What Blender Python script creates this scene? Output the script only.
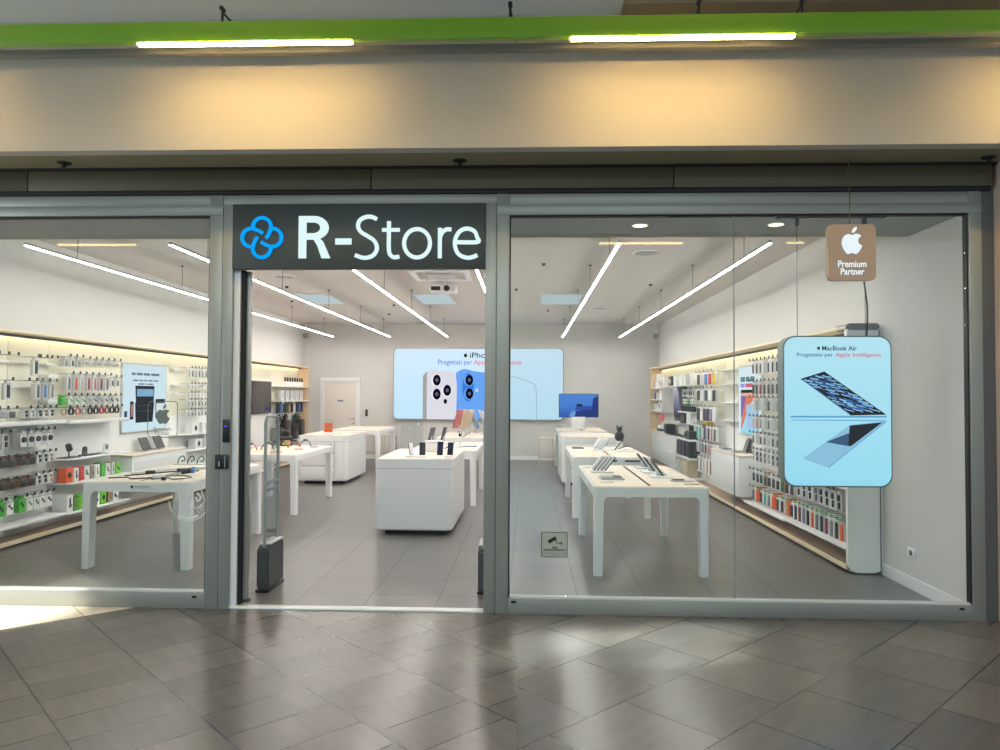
import bpy, bmesh, math, random
from mathutils import Vector, Matrix
random.seed(7)
for o in list(bpy.data.objects): bpy.data.objects.remove(o, do_unlink=True)
S = bpy.context.scene
COL = S.collection
PI = math.pi
# ------------------------------------------------------------------ camera
F = 730.0
cam = bpy.data.cameras.new('camera'); cam.sensor_width = 36.0; cam.lens = 36.0*F/1000.0
cam.clip_start = .05; cam.clip_end = 200
co = bpy.data.objects.new('camera', cam); COL.objects.link(co); S.camera = co
YAW, PITCH, ROLL = 28/F, 19.5/F, .005
fw = Vector((-math.sin(YAW)*math.cos(PITCH), math.cos(YAW)*math.cos(PITCH), math.sin(PITCH)))
rt = Vector((math.cos(YAW), math.sin(YAW), 0)); up = rt.cross(fw)
r2 = rt*math.cos(ROLL)+up*math.sin(ROLL); u2 = up*math.cos(ROLL)-rt*math.sin(ROLL)
m = Matrix((r2, u2, -fw)).transposed().to_4x4(); m.translation = Vector((0, -5.407, 1.6))
co.matrix_world = m
# ------------------------------------------------------------------ world, exposure
W = bpy.data.worlds.new('world'); S.world = W; W.use_nodes = True
bg = W.node_tree.nodes['Background']; bg.inputs[0].default_value = (.80, .93, 1.0, 1); bg.inputs[1].default_value = .60
S.view_settings.view_transform = 'Standard'; S.view_settings.look = 'None'
S.view_settings.exposure = 0.0; S.view_settings.gamma = 1.0; S.view_settings.use_curve_mapping = False
STRIP = 88.0      # shop lamp strips
WARM = 78.0       # warm lamps under the green beam
SUN_SPOTS = [  # (from, to, power, cone deg, blend, colour, stretch)
    ((-5.2, -8.0, 8.0), (-3.95, -.12, .05), 12000, 7.5, .6, (1, .95, .84), 1),
    ((1.0, -7.6, 8.0), (.42, -.60, 0), 11000, 2.2, 1.0, (.84, 1, .90), 3.2),
    ((3.0, -7.6, 8.0), (.95, -.85, 0), 11000, 2.2, 1.0, (.88, 1, .92), 3.0),
    ((2.6, -7.6, 8.0), (1.05, -.42, 0), 12000, 2.4, 1.0, (.88, 1, .92), 3.0),
    ((2.0, -7.6, 8.0), (-.10, -.92, 0), 6000, 1.8, 1.0, (.84, 1, .90), 3.0),
]
for i, (a, b, p, cone, bl, c, sc) in enumerate(SUN_SPOTS):
    l = bpy.data.lights.new('sun_patch_spot', 'SPOT'); l.energy = p; l.spot_size = math.radians(cone); l.spot_blend = bl  # spots added for the left sun patch and the streaks off the glass
    l.color = c; l.shadow_soft_size = .03
    o = bpy.data.objects.new('sun_patch_spot', l); COL.objects.link(o); o.location = a
    o.rotation_euler = (Vector(b)-Vector(a)).to_track_quat('-Z', 'Y').to_euler(); o.scale = (sc, 1, 1)

# added fill light out of view at left, brightens the mall ceiling and front
l = bpy.data.lights.new('mall_side_fill', 'AREA'); l.shape = 'RECTANGLE'; l.size = 6.0; l.size_y = 4.0; l.energy = 230; l.color = (.84, .95, 1.0)
o = bpy.data.objects.new('mall_side_fill', l); COL.objects.link(o); o.location = (-11.5, -4.8, 2.1)
o.rotation_euler = Vector((1, .12, .05)).to_track_quat('-Z', 'Y').to_euler()

# added fill light behind the camera, bluish daylight for table fronts and right wall
l = bpy.data.lights.new('mall_back_fill', 'AREA'); l.shape = 'RECTANGLE'; l.size = 12.0; l.size_y = 3.0; l.energy = 620; l.color = (.80, .93, 1.0)
o = bpy.data.objects.new('mall_back_fill', l); COL.objects.link(o); o.location = (-1.5, -12.0, 7.6)
o.rotation_euler = Vector((.08, 1, -.45)).to_track_quat('-Z', 'Y').to_euler()

# ------------------------------------------------------------------ materials
def lin(c):
    return tuple((x/255/12.92 if x/255 <= .04045 else ((x/255+.055)/1.055)**2.4) for x in c)
_M = {}
def mat(name, rgb=(200, 200, 200), rough=.5, metal=0.0, spec=.5, emit=0, bump=0, bscale=200, coat=0):
    if name in _M: return _M[name]
    M = bpy.data.materials.new(name); M.use_nodes = True
    nt = M.node_tree; b = nt.nodes['Principled BSDF']
    c = lin(rgb)+(1,)
    b.inputs['Base Color'].default_value = c
    b.inputs['Roughness'].default_value = rough; b.inputs['Metallic'].default_value = metal
    b.inputs['Specular IOR Level'].default_value = spec; b.inputs['Coat Weight'].default_value = coat
    if emit:
        b.inputs['Emission Color'].default_value = c; b.inputs['Emission Strength'].default_value = emit
    n = nt.nodes.new('ShaderNodeTexNoise'); n.inputs['Scale'].default_value = bscale
    tc = nt.nodes.new('ShaderNodeTexCoord'); nt.links.new(tc.outputs['Object'], n.inputs['Vector'])
    if bump:
        bp = nt.nodes.new('ShaderNodeBump'); bp.inputs['Strength'].default_value = bump; bp.inputs['Distance'].default_value = .002
        nt.links.new(n.outputs['Fac'], bp.inputs['Height']); nt.links.new(bp.outputs['Normal'], b.inputs['Normal'])
    elif not emit:
        mr = nt.nodes.new('ShaderNodeMapRange'); mr.inputs['To Min'].default_value = max(0, rough-.04); mr.inputs['To Max'].default_value = min(1, rough+.04)
        nt.links.new(n.outputs['Fac'], mr.inputs['Value']); nt.links.new(mr.outputs['Result'], b.inputs['Roughness'])
    _M[name] = M
    return M
def emis(name, rgb, s=1.0):
    if name in _M: return _M[name]
    M = bpy.data.materials.new(name); M.use_nodes = True; nt = M.node_tree; nt.nodes.clear()
    e = nt.nodes.new('ShaderNodeEmission'); e.inputs[0].default_value = lin(rgb)+(1,); e.inputs[1].default_value = s
    o = nt.nodes.new('ShaderNodeOutputMaterial'); nt.links.new(e.outputs[0], o.inputs[0]); _M[name] = M
    return M
def glass(name, tint=(.96, .98, .97), refl=.05):
    M = bpy.data.materials.new(name); M.use_nodes = True; nt = M.node_tree; nt.nodes.clear()
    t = nt.nodes.new('ShaderNodeBsdfTransparent'); t.inputs[0].default_value = tint+(1,)
    g = nt.nodes.new('ShaderNodeBsdfGlossy'); g.inputs['Roughness'].default_value = .0
    lw = nt.nodes.new('ShaderNodeLayerWeight'); lw.inputs['Blend'].default_value = .5
    pw = nt.nodes.new('ShaderNodeMath'); pw.operation = 'POWER'; pw.inputs[1].default_value = 5
    ma = nt.nodes.new('ShaderNodeMath'); ma.operation = 'MULTIPLY_ADD'; ma.inputs[1].default_value = 1-refl; ma.inputs[2].default_value = refl
    mx = nt.nodes.new('ShaderNodeMixShader'); o = nt.nodes.new('ShaderNodeOutputMaterial')
    L = nt.links.new
    L(lw.outputs['Facing'], pw.inputs[0]); L(pw.outputs[0], ma.inputs[0]); L(ma.outputs[0], mx.inputs[0])
    L(t.outputs[0], mx.inputs[1]); L(g.outputs[0], mx.inputs[2]); L(mx.outputs[0], o.inputs[0])
    _M[name] = M
    return M
def tiles(name, rot, w, h, off, c1, c2, mortar, rough, shift=(0, 0), msize=.004, bump=.10, spec=.5, streak=1.0):
    M = bpy.data.materials.new(name); M.use_nodes = True; nt = M.node_tree; b = nt.nodes['Principled BSDF']; L = nt.links.new
    tc = nt.nodes.new('ShaderNodeTexCoord'); mp = nt.nodes.new('ShaderNodeMapping'); mp.vector_type = 'POINT'
    mp.inputs['Rotation'].default_value = (0, 0, rot); mp.inputs['Location'].default_value = (shift[0], shift[1], 0)
    br = nt.nodes.new('ShaderNodeTexBrick'); br.offset = off; br.inputs['Scale'].default_value = 1
    br.inputs['Brick Width'].default_value = w; br.inputs['Row Height'].default_value = h
    br.inputs['Mortar Size'].default_value = msize; br.inputs['Mortar Smooth'].default_value = .2; br.inputs['Bias'].default_value = 0
    br.inputs['Color1'].default_value = lin(c1)+(1,); br.inputs['Color2'].default_value = lin(c2)+(1,); br.inputs['Mortar'].default_value = lin(mortar)+(1,)
    L(tc.outputs['Object'], mp.inputs[0]); L(mp.outputs[0], br.inputs['Vector'])
    n = nt.nodes.new('ShaderNodeTexNoise'); n.inputs['Scale'].default_value = 3.0; n.inputs['Detail'].default_value = 8
    sm = nt.nodes.new('ShaderNodeMapping'); sm.inputs['Scale'].default_value = (1, 5*streak, 1); L(mp.outputs[0], sm.inputs[0]); L(sm.outputs[0], n.inputs['Vector'])
    mr = nt.nodes.new('ShaderNodeMapRange'); mr.inputs['From Min'].default_value = .3; mr.inputs['From Max'].default_value = .7
    mr.inputs['To Min'].default_value = .91; mr.inputs['To Max'].default_value = 1.08; L(n.outputs['Fac'], mr.inputs['Value'])
    hm = nt.nodes.new('ShaderNodeVectorMath'); hm.operation = 'SCALE'; L(br.outputs['Color'], hm.inputs[0]); L(mr.outputs[0], hm.inputs['Scale'])
    L(hm.outputs[0], b.inputs['Base Color'])
    rr = nt.nodes.new('ShaderNodeMapRange'); rr.inputs['To Min'].default_value = rough-.03; rr.inputs['To Max'].default_value = rough+.04
    L(n.outputs['Fac'], rr.inputs['Value']); L(rr.outputs[0], b.inputs['Roughness']); b.inputs['Specular IOR Level'].default_value = spec
    n2 = nt.nodes.new('ShaderNodeTexNoise'); n2.inputs['Scale'].default_value = 9; n2.inputs['Detail'].default_value = 6; L(sm.outputs[0], n2.inputs['Vector'])
    ad = nt.nodes.new('ShaderNodeMath'); ad.operation = 'MULTIPLY_ADD'; ad.inputs[1].default_value = -1.5
    L(br.outputs['Fac'], ad.inputs[0]); L(n2.outputs['Fac'], ad.inputs[2])
    bp = nt.nodes.new('ShaderNodeBump'); bp.inputs['Strength'].default_value = bump; bp.inputs['Distance'].default_value = .0015
    L(ad.outputs[0], bp.inputs['Height']); L(bp.outputs[0], b.inputs['Normal'])
    _M[name] = M
    return M
def wood(name, c1, c2, along='X', scale=1.0, rough=.45):
    M = bpy.data.materials.new(name); M.use_nodes = True; nt = M.node_tree; b = nt.nodes['Principled BSDF']; L = nt.links.new
    tc = nt.nodes.new('ShaderNodeTexCoord'); mp = nt.nodes.new('ShaderNodeMapping')
    sc = {'X': (1.2, 26, 26), 'Y': (26, 1.2, 26), 'Z': (26, 26, 1.2)}[along]
    mp.inputs['Scale'].default_value = tuple(s*scale for s in sc)
    n = nt.nodes.new('ShaderNodeTexNoise'); n.inputs['Scale'].default_value = 1.0; n.inputs['Detail'].default_value = 5
    cr = nt.nodes.new('ShaderNodeValToRGB'); cr.color_ramp.elements[0].position = .32; cr.color_ramp.elements[1].position = .68
    cr.color_ramp.elements[0].color = lin(c1)+(1,); cr.color_ramp.elements[1].color = lin(c2)+(1,)
    L(tc.outputs['Object'], mp.inputs[0]); L(mp.outputs[0], n.inputs['Vector']); L(n.outputs['Fac'], cr.inputs[0]); L(cr.outputs[0], b.inputs['Base Color'])
    b.inputs['Roughness'].default_value = rough
    _M[name] = M
    return M
def grad(name, stops, axis=2, lo=0, hi=1, s=1.0):
    """a printed colour run along one object axis, on a backlit picture"""
    M = bpy.data.materials.new(name); M.use_nodes = True; nt = M.node_tree; nt.nodes.clear(); L = nt.links.new
    tc = nt.nodes.new('ShaderNodeTexCoord'); sx = nt.nodes.new('ShaderNodeSeparateXYZ'); L(tc.outputs['Object'], sx.inputs[0])
    mr = nt.nodes.new('ShaderNodeMapRange'); mr.inputs['From Min'].default_value = lo; mr.inputs['From Max'].default_value = hi
    L(sx.outputs[axis], mr.inputs['Value'])
    cr = nt.nodes.new('ShaderNodeValToRGB')
    while len(cr.color_ramp.elements) < len(stops): cr.color_ramp.elements.new(.5)
    for e, (p, c) in zip(cr.color_ramp.elements, stops): e.position = p; e.color = lin(c)+(1,)
    e = nt.nodes.new('ShaderNodeEmission'); e.inputs[1].default_value = s; o = nt.nodes.new('ShaderNodeOutputMaterial')
    L(mr.outputs[0], cr.inputs[0]); L(cr.outputs[0], e.inputs[0]); L(e.outputs[0], o.inputs[0]); _M[name] = M
    return M

alu = mat('brushed_aluminium', (146, 149, 143), .38, .4)
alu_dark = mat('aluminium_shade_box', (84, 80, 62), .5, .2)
black_gasket = mat('black_rubber_gasket', (16, 16, 17), .6)
black = mat('black_plastic', (18, 18, 20), .35)
darkgrey = mat('dark_grey_plastic', (70, 74, 78), .45)
midgrey = mat('mid_grey_plastic', (120, 126, 130), .45)
white = mat('white_lacquer', (236, 237, 237), .35, coat=.2)
white_m = mat('white_matt', (235, 234, 231), .7)
wall_p = mat('white_wall_paint', (212, 210, 207), .9, bump=.1, bscale=300)
ceil_p = mat('ceiling_paint', (206, 201, 196), .95)
fascia_p = mat('fascia_paint', (186, 183, 176), .85, bump=.08, bscale=60)
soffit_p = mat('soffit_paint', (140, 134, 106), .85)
mallceil = mat('mall_ceiling_panel', (238, 245, 248), .8)
mallceil_b = mat('mall_ceiling_strip', (150, 136, 112), .8)
green_p = mat('green_lacquer', (118, 172, 22), .28, coat=.5)
rail_g = mat('grey_rail', (120, 124, 124), .5)
pil_p = mat('pilaster_panel', (196, 174, 156), .7)
cream = mat('cream_glow_panel', (242, 237, 219), .55)
wood_top = wood('pale_birch_top', (226, 208, 189), (238, 224, 208), 'X')
wood_deck = wood('oak_deck', (150, 126, 104), (186, 160, 136), 'Y', .8)
wood_edge = mat('pale_wood_edge', (236, 218, 186), .5)
wood_side = wood('oak_side', (206, 178, 142), (226, 200, 166), 'Z', .8)
steel = mat('chrome_steel', (190, 192, 195), .22, .9)
pane_g = glass('shop_glass', (.93, .96, .955), .035)
acryl = glass('clear_acrylic', (.90, .93, .93), .05)
GREYS = {k: mat('tint_'+k, v, .5) for k, v in dict(
    white=(240, 240, 238), pearl=(222, 222, 220), silver=(196, 198, 198), grey=(158, 160, 158), slate=(96, 102, 112), navy=(44, 54, 84), black=(24, 24, 27),
    charcoal=(52, 52, 55), brown=(120, 84, 52), tan=(190, 160, 122), orange=(232, 96, 36), red=(196, 42, 46), rose=(212, 128, 124), maroon=(128, 30, 66),
    green=(70, 178, 52), lime=(116, 206, 40), forest=(36, 84, 66), teal=(48, 178, 160), blue=(74, 122, 198), sky=(150, 190, 226), yellow=(226, 196, 40), purple=(132, 118, 168), pink=(238, 140, 140), beige=(198, 182, 156), bluegrey=(118, 136, 150)).items()}

# ------------------------------------------------------------------ mesh builder
class MB:
    def __init__(s): s.bm = bmesh.new(); s.mi = 0
    def _mark(s, faces):
        for f in faces: f.material_index = s.mi
    def box(s, x0, x1, y0, y1, z0, z1, bev=0, seg=2, rot=None, edges=None):
        r = bmesh.ops.create_cube(s.bm, size=1)
        vs = r['verts']
        for v in vs: v.co = Vector(((x0+x1)/2+v.co.x*(x1-x0), (y0+y1)/2+v.co.y*(y1-y0), (z0+z1)/2+v.co.z*(z1-z0)))
        if rot:
            c, e = rot; R = e if isinstance(e, Matrix) else Matrix.Rotation(e[1], 3, e[0])
            c = Vector(c)
            for v in vs: v.co = c+R@(v.co-c)
        fs = set(f for v in vs for f in v.link_faces); s._mark(fs)
        if bev:
            es = list(set(e for v in vs for e in v.link_edges))
            if edges: es = [e for e in es if abs((e.verts[0].co-e.verts[1].co).normalized()['xyz'.index(edges)]) > .9]
            rr = bmesh.ops.bevel(s.bm, geom=es, offset=bev, segments=seg, affect='EDGES', profile=.5)
            s._mark(rr['faces'])
        return s
    def prism(s, pts, plane, a, b):
        def P(p, t): return {'xz': (p[0], t, p[1]), 'yz': (t, p[0], p[1]), 'xy': (p[0], p[1], t)}[plane]
        A = [s.bm.verts.new(P(p, a)) for p in pts]; B = [s.bm.verts.new(P(p, b)) for p in pts]
        fs = [s.bm.faces.new(A), s.bm.faces.new(B[::-1])]
        n = len(pts)
        for i in range(n): fs.append(s.bm.faces.new((A[i], B[i], B[(i+1) % n], A[(i+1) % n])))
        s._mark(fs); bmesh.ops.recalc_face_normals(s.bm, faces=fs)
        return s
    def cyl(s, p0, p1, r0, r1=None, seg=16):
        r1 = r0 if r1 is None else r1
        p0, p1 = Vector(p0), Vector(p1); d = (p1-p0).normalized()
        q = d.to_track_quat('Z', 'Y')
        A = []; B = []
        for i in range(seg):
            a = 2*PI*i/seg; v = Vector((math.cos(a), math.sin(a), 0))
            A.append(s.bm.verts.new(p0+q@(v*r0))); B.append(s.bm.verts.new(p1+q@(v*r1)))
        fs = [s.bm.faces.new(A[::-1]), s.bm.faces.new(B)]
        for i in range(seg): fs.append(s.bm.faces.new((A[i], A[(i+1) % seg], B[(i+1) % seg], B[i])))
        s._mark(fs); return s
    def sphere(s, c, r, sc=(1, 1, 1), u=16, v=10):
        rr = bmesh.ops.create_uvsphere(s.bm, u_segments=u, v_segments=v, radius=r)
        for w in rr['verts']: w.co = Vector(c)+Vector((w.co.x*sc[0], w.co.y*sc[1], w.co.z*sc[2]))
        s._mark(set(f for w in rr['verts'] for f in w.link_faces)); return s
    def tube(s, pts, r, seg=8, closed=False):
        pts = [Vector(p) for p in pts]; n = len(pts); rings = []; q0 = None
        for i, p in enumerate(pts):
            if closed: t = (pts[(i+1) % n]-pts[i-1]).normalized()
            else: t = (pts[min(i+1, n-1)]-pts[max(i-1, 0)]).normalized()
            if q0 is None:
                a = Vector((0, 0, 1)) if abs(t.z) < .9 else Vector((1, 0, 0))
                nn = (a-t*a.dot(t)).normalized()
            else: nn = (q0-t*q0.dot(t)).normalized()
            q0 = nn; bb = t.cross(nn)
            rings.append([s.bm.verts.new(p+nn*r*math.cos(2*PI*k/seg)+bb*r*math.sin(2*PI*k/seg)) for k in range(seg)])
        fs = []
        for i in range(n if closed else n-1):
            A, B = rings[i], rings[(i+1) % n]
            for k in range(seg): fs.append(s.bm.faces.new((A[k], A[(k+1) % seg], B[(k+1) % seg], B[k])))
        if not closed: fs += [s.bm.faces.new(rings[0][::-1]), s.bm.faces.new(rings[-1])]
        s._mark(fs); bmesh.ops.recalc_face_normals(s.bm, faces=fs); return s
    def stroke(s, pts, w, y0, y1, plane='xz', closed=False):
        """a flat band of width w that follows pts in a plane, with a thickness"""
        n = len(pts); V = [Vector(p) for p in pts]; L = []; R = []
        for i in range(n):
            if closed: t = V[(i+1) % n]-V[i-1]
            else: t = V[min(i+1, n-1)]-V[max(i-1, 0)]
            t.normalize(); nn = Vector((-t.y, t.x))*w/2
            L.append(V[i]+nn); R.append(V[i]-nn)
        def P(p, t): return {'xz': (p[0], t, p[1]), 'yz': (t, p[0], p[1]), 'xy': (p[0], p[1], t)}[plane]
        q = [[s.bm.verts.new(P(p, t)) for p in arr] for arr in (L, R) for t in (y0, y1)]
        L0, L1, R0, R1 = q; fs = []
        for i in range(n if closed else n-1):
            j = (i+1) % n
            fs += [s.bm.faces.new((L0[i], L0[j], R0[j], R0[i])), s.bm.faces.new((L1[i], R1[i], R1[j], L1[j])),
                   s.bm.faces.new((L0[i], L1[i], L1[j], L0[j])), s.bm.faces.new((R0[i], R0[j], R1[j], R1[i]))]
        if not closed: fs += [s.bm.faces.new((L0[0], R0[0], R1[0], L1[0])), s.bm.faces.new((L0[-1], L1[-1], R1[-1], R0[-1]))]
        s._mark(fs); bmesh.ops.recalc_face_normals(s.bm, faces=fs); return s
    def mesh(s, name, mats, smooth=True):
        me = bpy.data.meshes.new(name); s.bm.to_mesh(me); s.bm.free()
        for m_ in (mats if isinstance(mats, (list, tuple)) else [mats]): me.materials.append(m_)
        if smooth:
            me.shade_smooth(); me.set_sharp_from_angle(angle=math.radians(38))
        return me
    def build(s, name, mats, parent=None, smooth=True): return link(name, s.mesh(name, mats, smooth), parent)
def link(name, me, parent=None):
    o = bpy.data.objects.new(name, me); COL.objects.link(o)
    if parent: o.parent = parent
    return o
def thing(name, label, cat, loc=(0, 0, 0), rz=0, group=None):
    o = bpy.data.objects.new(name, None); COL.objects.link(o); o.location = loc; o.rotation_euler = (0, 0, rz); o.empty_display_size = .1
    o['label'] = label; o['category'] = cat
    if group: o['group'] = group
    return o
def tag(o, label, cat, group=None):
    o['label'] = label; o['category'] = cat
    if group: o['group'] = group
    return o
def struct(o, label=None, cat=None):
    o['kind'] = 'structure'
    if label: o['label'] = label
    if cat: o['category'] = cat
    return o
def kids(o): return [c for c in bpy.data.objects if c.parent == o]
def copy_tree(o, parent=None, ch=None):
    c = o.copy(); COL.objects.link(c)
    if parent: c.parent = parent
    for k in (kids(o) if ch is None else ch): copy_tree(k, c)
    return c
def rrect(x0, x1, z0, z1, r, n=6):
    out = []
    for cx, cz, a0 in ((x1-r, z1-r, 0), (x0+r, z1-r, 90), (x0+r, z0+r, 180), (x1-r, z0+r, 270)):
        for i in range(n+1):
            a = math.radians(a0+90*i/n); out.append((cx+r*math.cos(a), cz+r*math.sin(a)))
    return out
def ell(cx, cz, rx, rz, n=24, a0=0, a1=360):
    full = abs(a1-a0) >= 360
    return [(cx+rx*math.cos(math.radians(a0+(a1-a0)*i/(n if full else n-1))), cz+rz*math.sin(math.radians(a0+(a1-a0)*i/(n if full else n-1)))) for i in range(n)]
def text(s, size, m_, parent, loc, rot=(PI/2, 0, 0), align='CENTER', depth=.001, offset=0, name='lettering', width=None):
    cu = bpy.data.curves.new('lettering', 'FONT'); cu.body = s; cu.size = size; cu.align_x = align; cu.align_y = 'CENTER'; cu.extrude = depth; cu.offset = offset
    cu.resolution_u = 3
    o = bpy.data.objects.new('tmp_lettering', cu); COL.objects.link(o)
    bpy.context.view_layer.update()
    me = bpy.data.meshes.new_from_object(o.evaluated_get(bpy.context.evaluated_depsgraph_get()))
    bpy.data.objects.remove(o); bpy.data.curves.remove(cu)
    if width:
        xs = [v.co.x for v in me.vertices]; k = width/(max(xs)-min(xs))
        for v in me.vertices: v.co.x *= k
    me.materials.clear(); me.materials.append(m_)
    r = link(name, me, parent); r.location = loc; r.rotation_euler = rot
    return r
APPLE = [(0, .62), (.20, .70), (.42, .71), (.66, .56), (.50, .40), (.44, .18), (.52, -.04), (.72, -.18), (.58, -.50), (.36, -.76), (.18, -.78), (0, -.70), (-.18, -.78), (-.38, -.76), (-.60, -.46), (-.74, -.08), (-.72, .30), (-.54, .58), (-.32, .70), (-.14, .67)]
LEAF = [(0, .80), (.02, 1.0), (.16, 1.18), (.34, 1.24), (.33, 1.04), (.20, .87)]
def smoothpoly(p, n=3):
    out = []
    for i in range(len(p)):
        a, b, c, d = p[i-1], p[i], p[(i+1) % len(p)], p[(i+2) % len(p)]
        for k in range(n):
            t = k/n
            out.append(tuple(.5*(2*b[j]+(c[j]-a[j])*t+(2*a[j]-5*b[j]+4*c[j]-d[j])*t*t+(3*b[j]-a[j]-3*c[j]+d[j])*t**3) for j in (0, 1)))
    return out
def apple_logo(mb, cx, cz, s, y0, y1, plane='xz', flip=1):
    for P in (APPLE, LEAF): mb.prism([(cx+flip*x*s, cz+z*s) for x, z in smoothpoly(P)], plane, y0, y1)
def spline(pts, n=8):
    out = []
    P = [pts[0]]+list(pts)+[pts[-1]]
    for i in range(1, len(P)-2):
        a, b, c, d = P[i-1], P[i], P[i+1], P[i+2]
        for k in range(n):
            t = k/n
            out.append(tuple(.5*(2*b[j]+(c[j]-a[j])*t+(2*a[j]-5*b[j]+4*c[j]-d[j])*t*t+(3*b[j]-a[j]-3*c[j]+d[j])*t**3) for j in range(len(b))))
    out.append(tuple(pts[-1])); return out
ORD = 'first second third fourth fifth sixth seventh eighth ninth tenth eleventh twelfth thirteenth fourteenth fifteenth sixteenth'.split()
# ================================================================== SETTING
def quad(name, pts, m_):
    me = bpy.data.meshes.new(name); me.from_pydata(pts, [], [tuple(range(len(pts)))]); me.materials.append(m_)
    return struct(link(name, me))
t_left = tiles('mall_tiles_narrow', PI/4, .29, .555, .5, (103, 97, 91), (92, 87, 83), (32, 29, 27), .25, (0, .2), .0045)
t_right = tiles('mall_tiles_square', -PI/4, .57, .57, .5, (104, 98, 92), (88, 85, 82), (32, 29, 27), .25, (.15, .297), .0045)
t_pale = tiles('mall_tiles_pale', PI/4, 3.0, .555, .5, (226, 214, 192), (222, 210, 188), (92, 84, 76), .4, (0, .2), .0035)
t_shop = tiles('shop_tiles', 0, .545, .56, 0, (114, 112, 110), (105, 103, 101), (44, 43, 42), .30, (.145, .15), .004, bump=.02, spec=.45, streak=.2)
def slab(name, pts, m_, z0=-.1, z1=0):
    return struct(MB().prism(pts, 'xy', z0, z1).build(name, m_, smooth=False))
BL = (-2.885, 0.0)
slab('floor_mall_left', [(-.05, 0), (-2.885, 0), (-8.9, -5.34), (-8.9, -9), (-.05, -9)], t_left)
slab('floor_mall_right', [(-.05, -9), (9, -9), (9, 0), (-.05, 0)], t_right)
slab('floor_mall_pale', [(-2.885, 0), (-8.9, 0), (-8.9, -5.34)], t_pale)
slab('floor_shop', [(-5.7, 0), (3.35, 0), (3.35, 12.7), (-5.7, 12.7)], t_shop)
def wbox(name, x0, x1, y0, y1, z0, z1, m_, bev=0, **k): return struct(MB().box(x0, x1, y0, y1, z0, z1, bev).build(name, m_, **k))
XL, XR, YB, ZC = -5.56, 3.2, 12.55, 3.33
wbox('wall_left', XL-.12, XL, .06, YB+.12, 0, ZC, wall_p)
wbox('wall_right', XR, XR+.12, .06, YB+.12, 0, ZC, wall_p)
wbox('wall_back', XL, XR, YB, YB+.12, 0, ZC, wall_p)
wbox('ceiling_shop', XL, XR, .06, YB, ZC, ZC+.1, ceil_p)
wbox('ceiling_bulkhead', XL, XR, .06, .85, 2.95, ZC, mat('bulkhead_grey', (168, 170, 168), .9))
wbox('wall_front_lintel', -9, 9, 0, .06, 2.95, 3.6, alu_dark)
wbox('wall_front_left', -9, -4.19, 0, .1, 0, 2.95, white_m)
wbox('baseboard_right', XR-.014, XR, .06, 1.33, 0, .1, white)
wbox('baseboard_back', -4.0, XR-.02, YB-.014, YB, 0, .1, white)
wbox('wall_fascia', -9, 9, -.46, -.36, 3.29, 4.3, fascia_p)
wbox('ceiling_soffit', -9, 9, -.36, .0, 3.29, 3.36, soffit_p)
wbox('ceiling_mall', -9, 9, -3.6, -.46, 4.205, 4.3, mallceil)
wbox('trim_ceiling', .62, 9, -.66, -.462, 4.165, 4.205, mallceil_b)
# shutter box in four lengths
sx = [-9, -3.786, -1.17, 1.059, 3.335]
for i in range(4):
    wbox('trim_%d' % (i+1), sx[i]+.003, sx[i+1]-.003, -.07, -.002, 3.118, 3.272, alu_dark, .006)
wbox('trim_5', -9, 3.335, -.045, -.002, 3.092, 3.118, black_gasket)  # black strip stands for the shadow gap under the shutter box
wbox('trim_6', -9, 3.42, -.075, -.002, 3.272, 3.29, black_gasket)
# pilaster at the right end
p = struct(MB().box(3.365, 4.6, -.12, .12, 0, 3.29, .006).build('wall_pilaster', pil_p))
wbox('trim_7', 3.27, 3.365, -.02, .05, 0, 3.118, mat('aluminium_dark_post', (96, 98, 98), .5, .3))  # dark grey aluminium post beside the pilaster
# windows: frame, gasket, pane
def window(name, x0, x1, s0, s1, z0, z1):
    e = bpy.data.objects.new(name, None); COL.objects.link(e); struct(e)
    f = MB()
    f.box(x0-s0, x0, -.035, .05, 0, 3.09, .003).box(x1, x1+s1, -.035, .05, 0, 3.09, .003)
    f.box(x0, x1, -.035, .05, 0, z0, .003)
    f.box(x0-s0, x1+s1, -.038, .05, z1, z1+.075, .003).box(x0-s0, x1+s1, -.03, .05, z1+.075, 3.09, .003)
    f.build('window_frame', alu, e)
    g = MB()
    for a in ((x0, x0+.009, z0, z1), (x1-.009, x1, z0, z1), (x0+.009, x1-.009, z1-.01, z1)): g.box(a[0], a[1], -.02, .03, a[2], a[3])
    g.build('gasket', black_gasket, e)
    MB().box(x0+.009, x1-.009, -.02, .03, z0, z0+.012).build('glazing_bead', GREYS['silver'], e)
    return e
w1 = window('window_1', -4.09, -2.395, .1, .099, .117, 2.935)
w2 = window('window_2', -.14, 3.18, .094, .09, .112, 2.93)
MB().box(-4.08, -2.405, 0, .01, .13, 2.925).build('glass_pane', pane_g, w1)
MB().box(-.13, 1.507, 0, .01, .125, 2.92).build('glass_pane', pane_g, w2)
MB().box(1.512, 3.17, 0, .01, .125, 2.92).build('glass_pane', pane_g, w2)
MB().box(1.5065, 1.5125, -.001, .011, .125, 2.92).build('glass_joint', midgrey, w2)
for x, w in ((-2.47, w1), (-.10, w2), (3.10, w2)):
    MB().box(x-.018, x+.018, -.04, -.034, .078, .096, .003).build('drain_cap', black_gasket, w)
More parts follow.
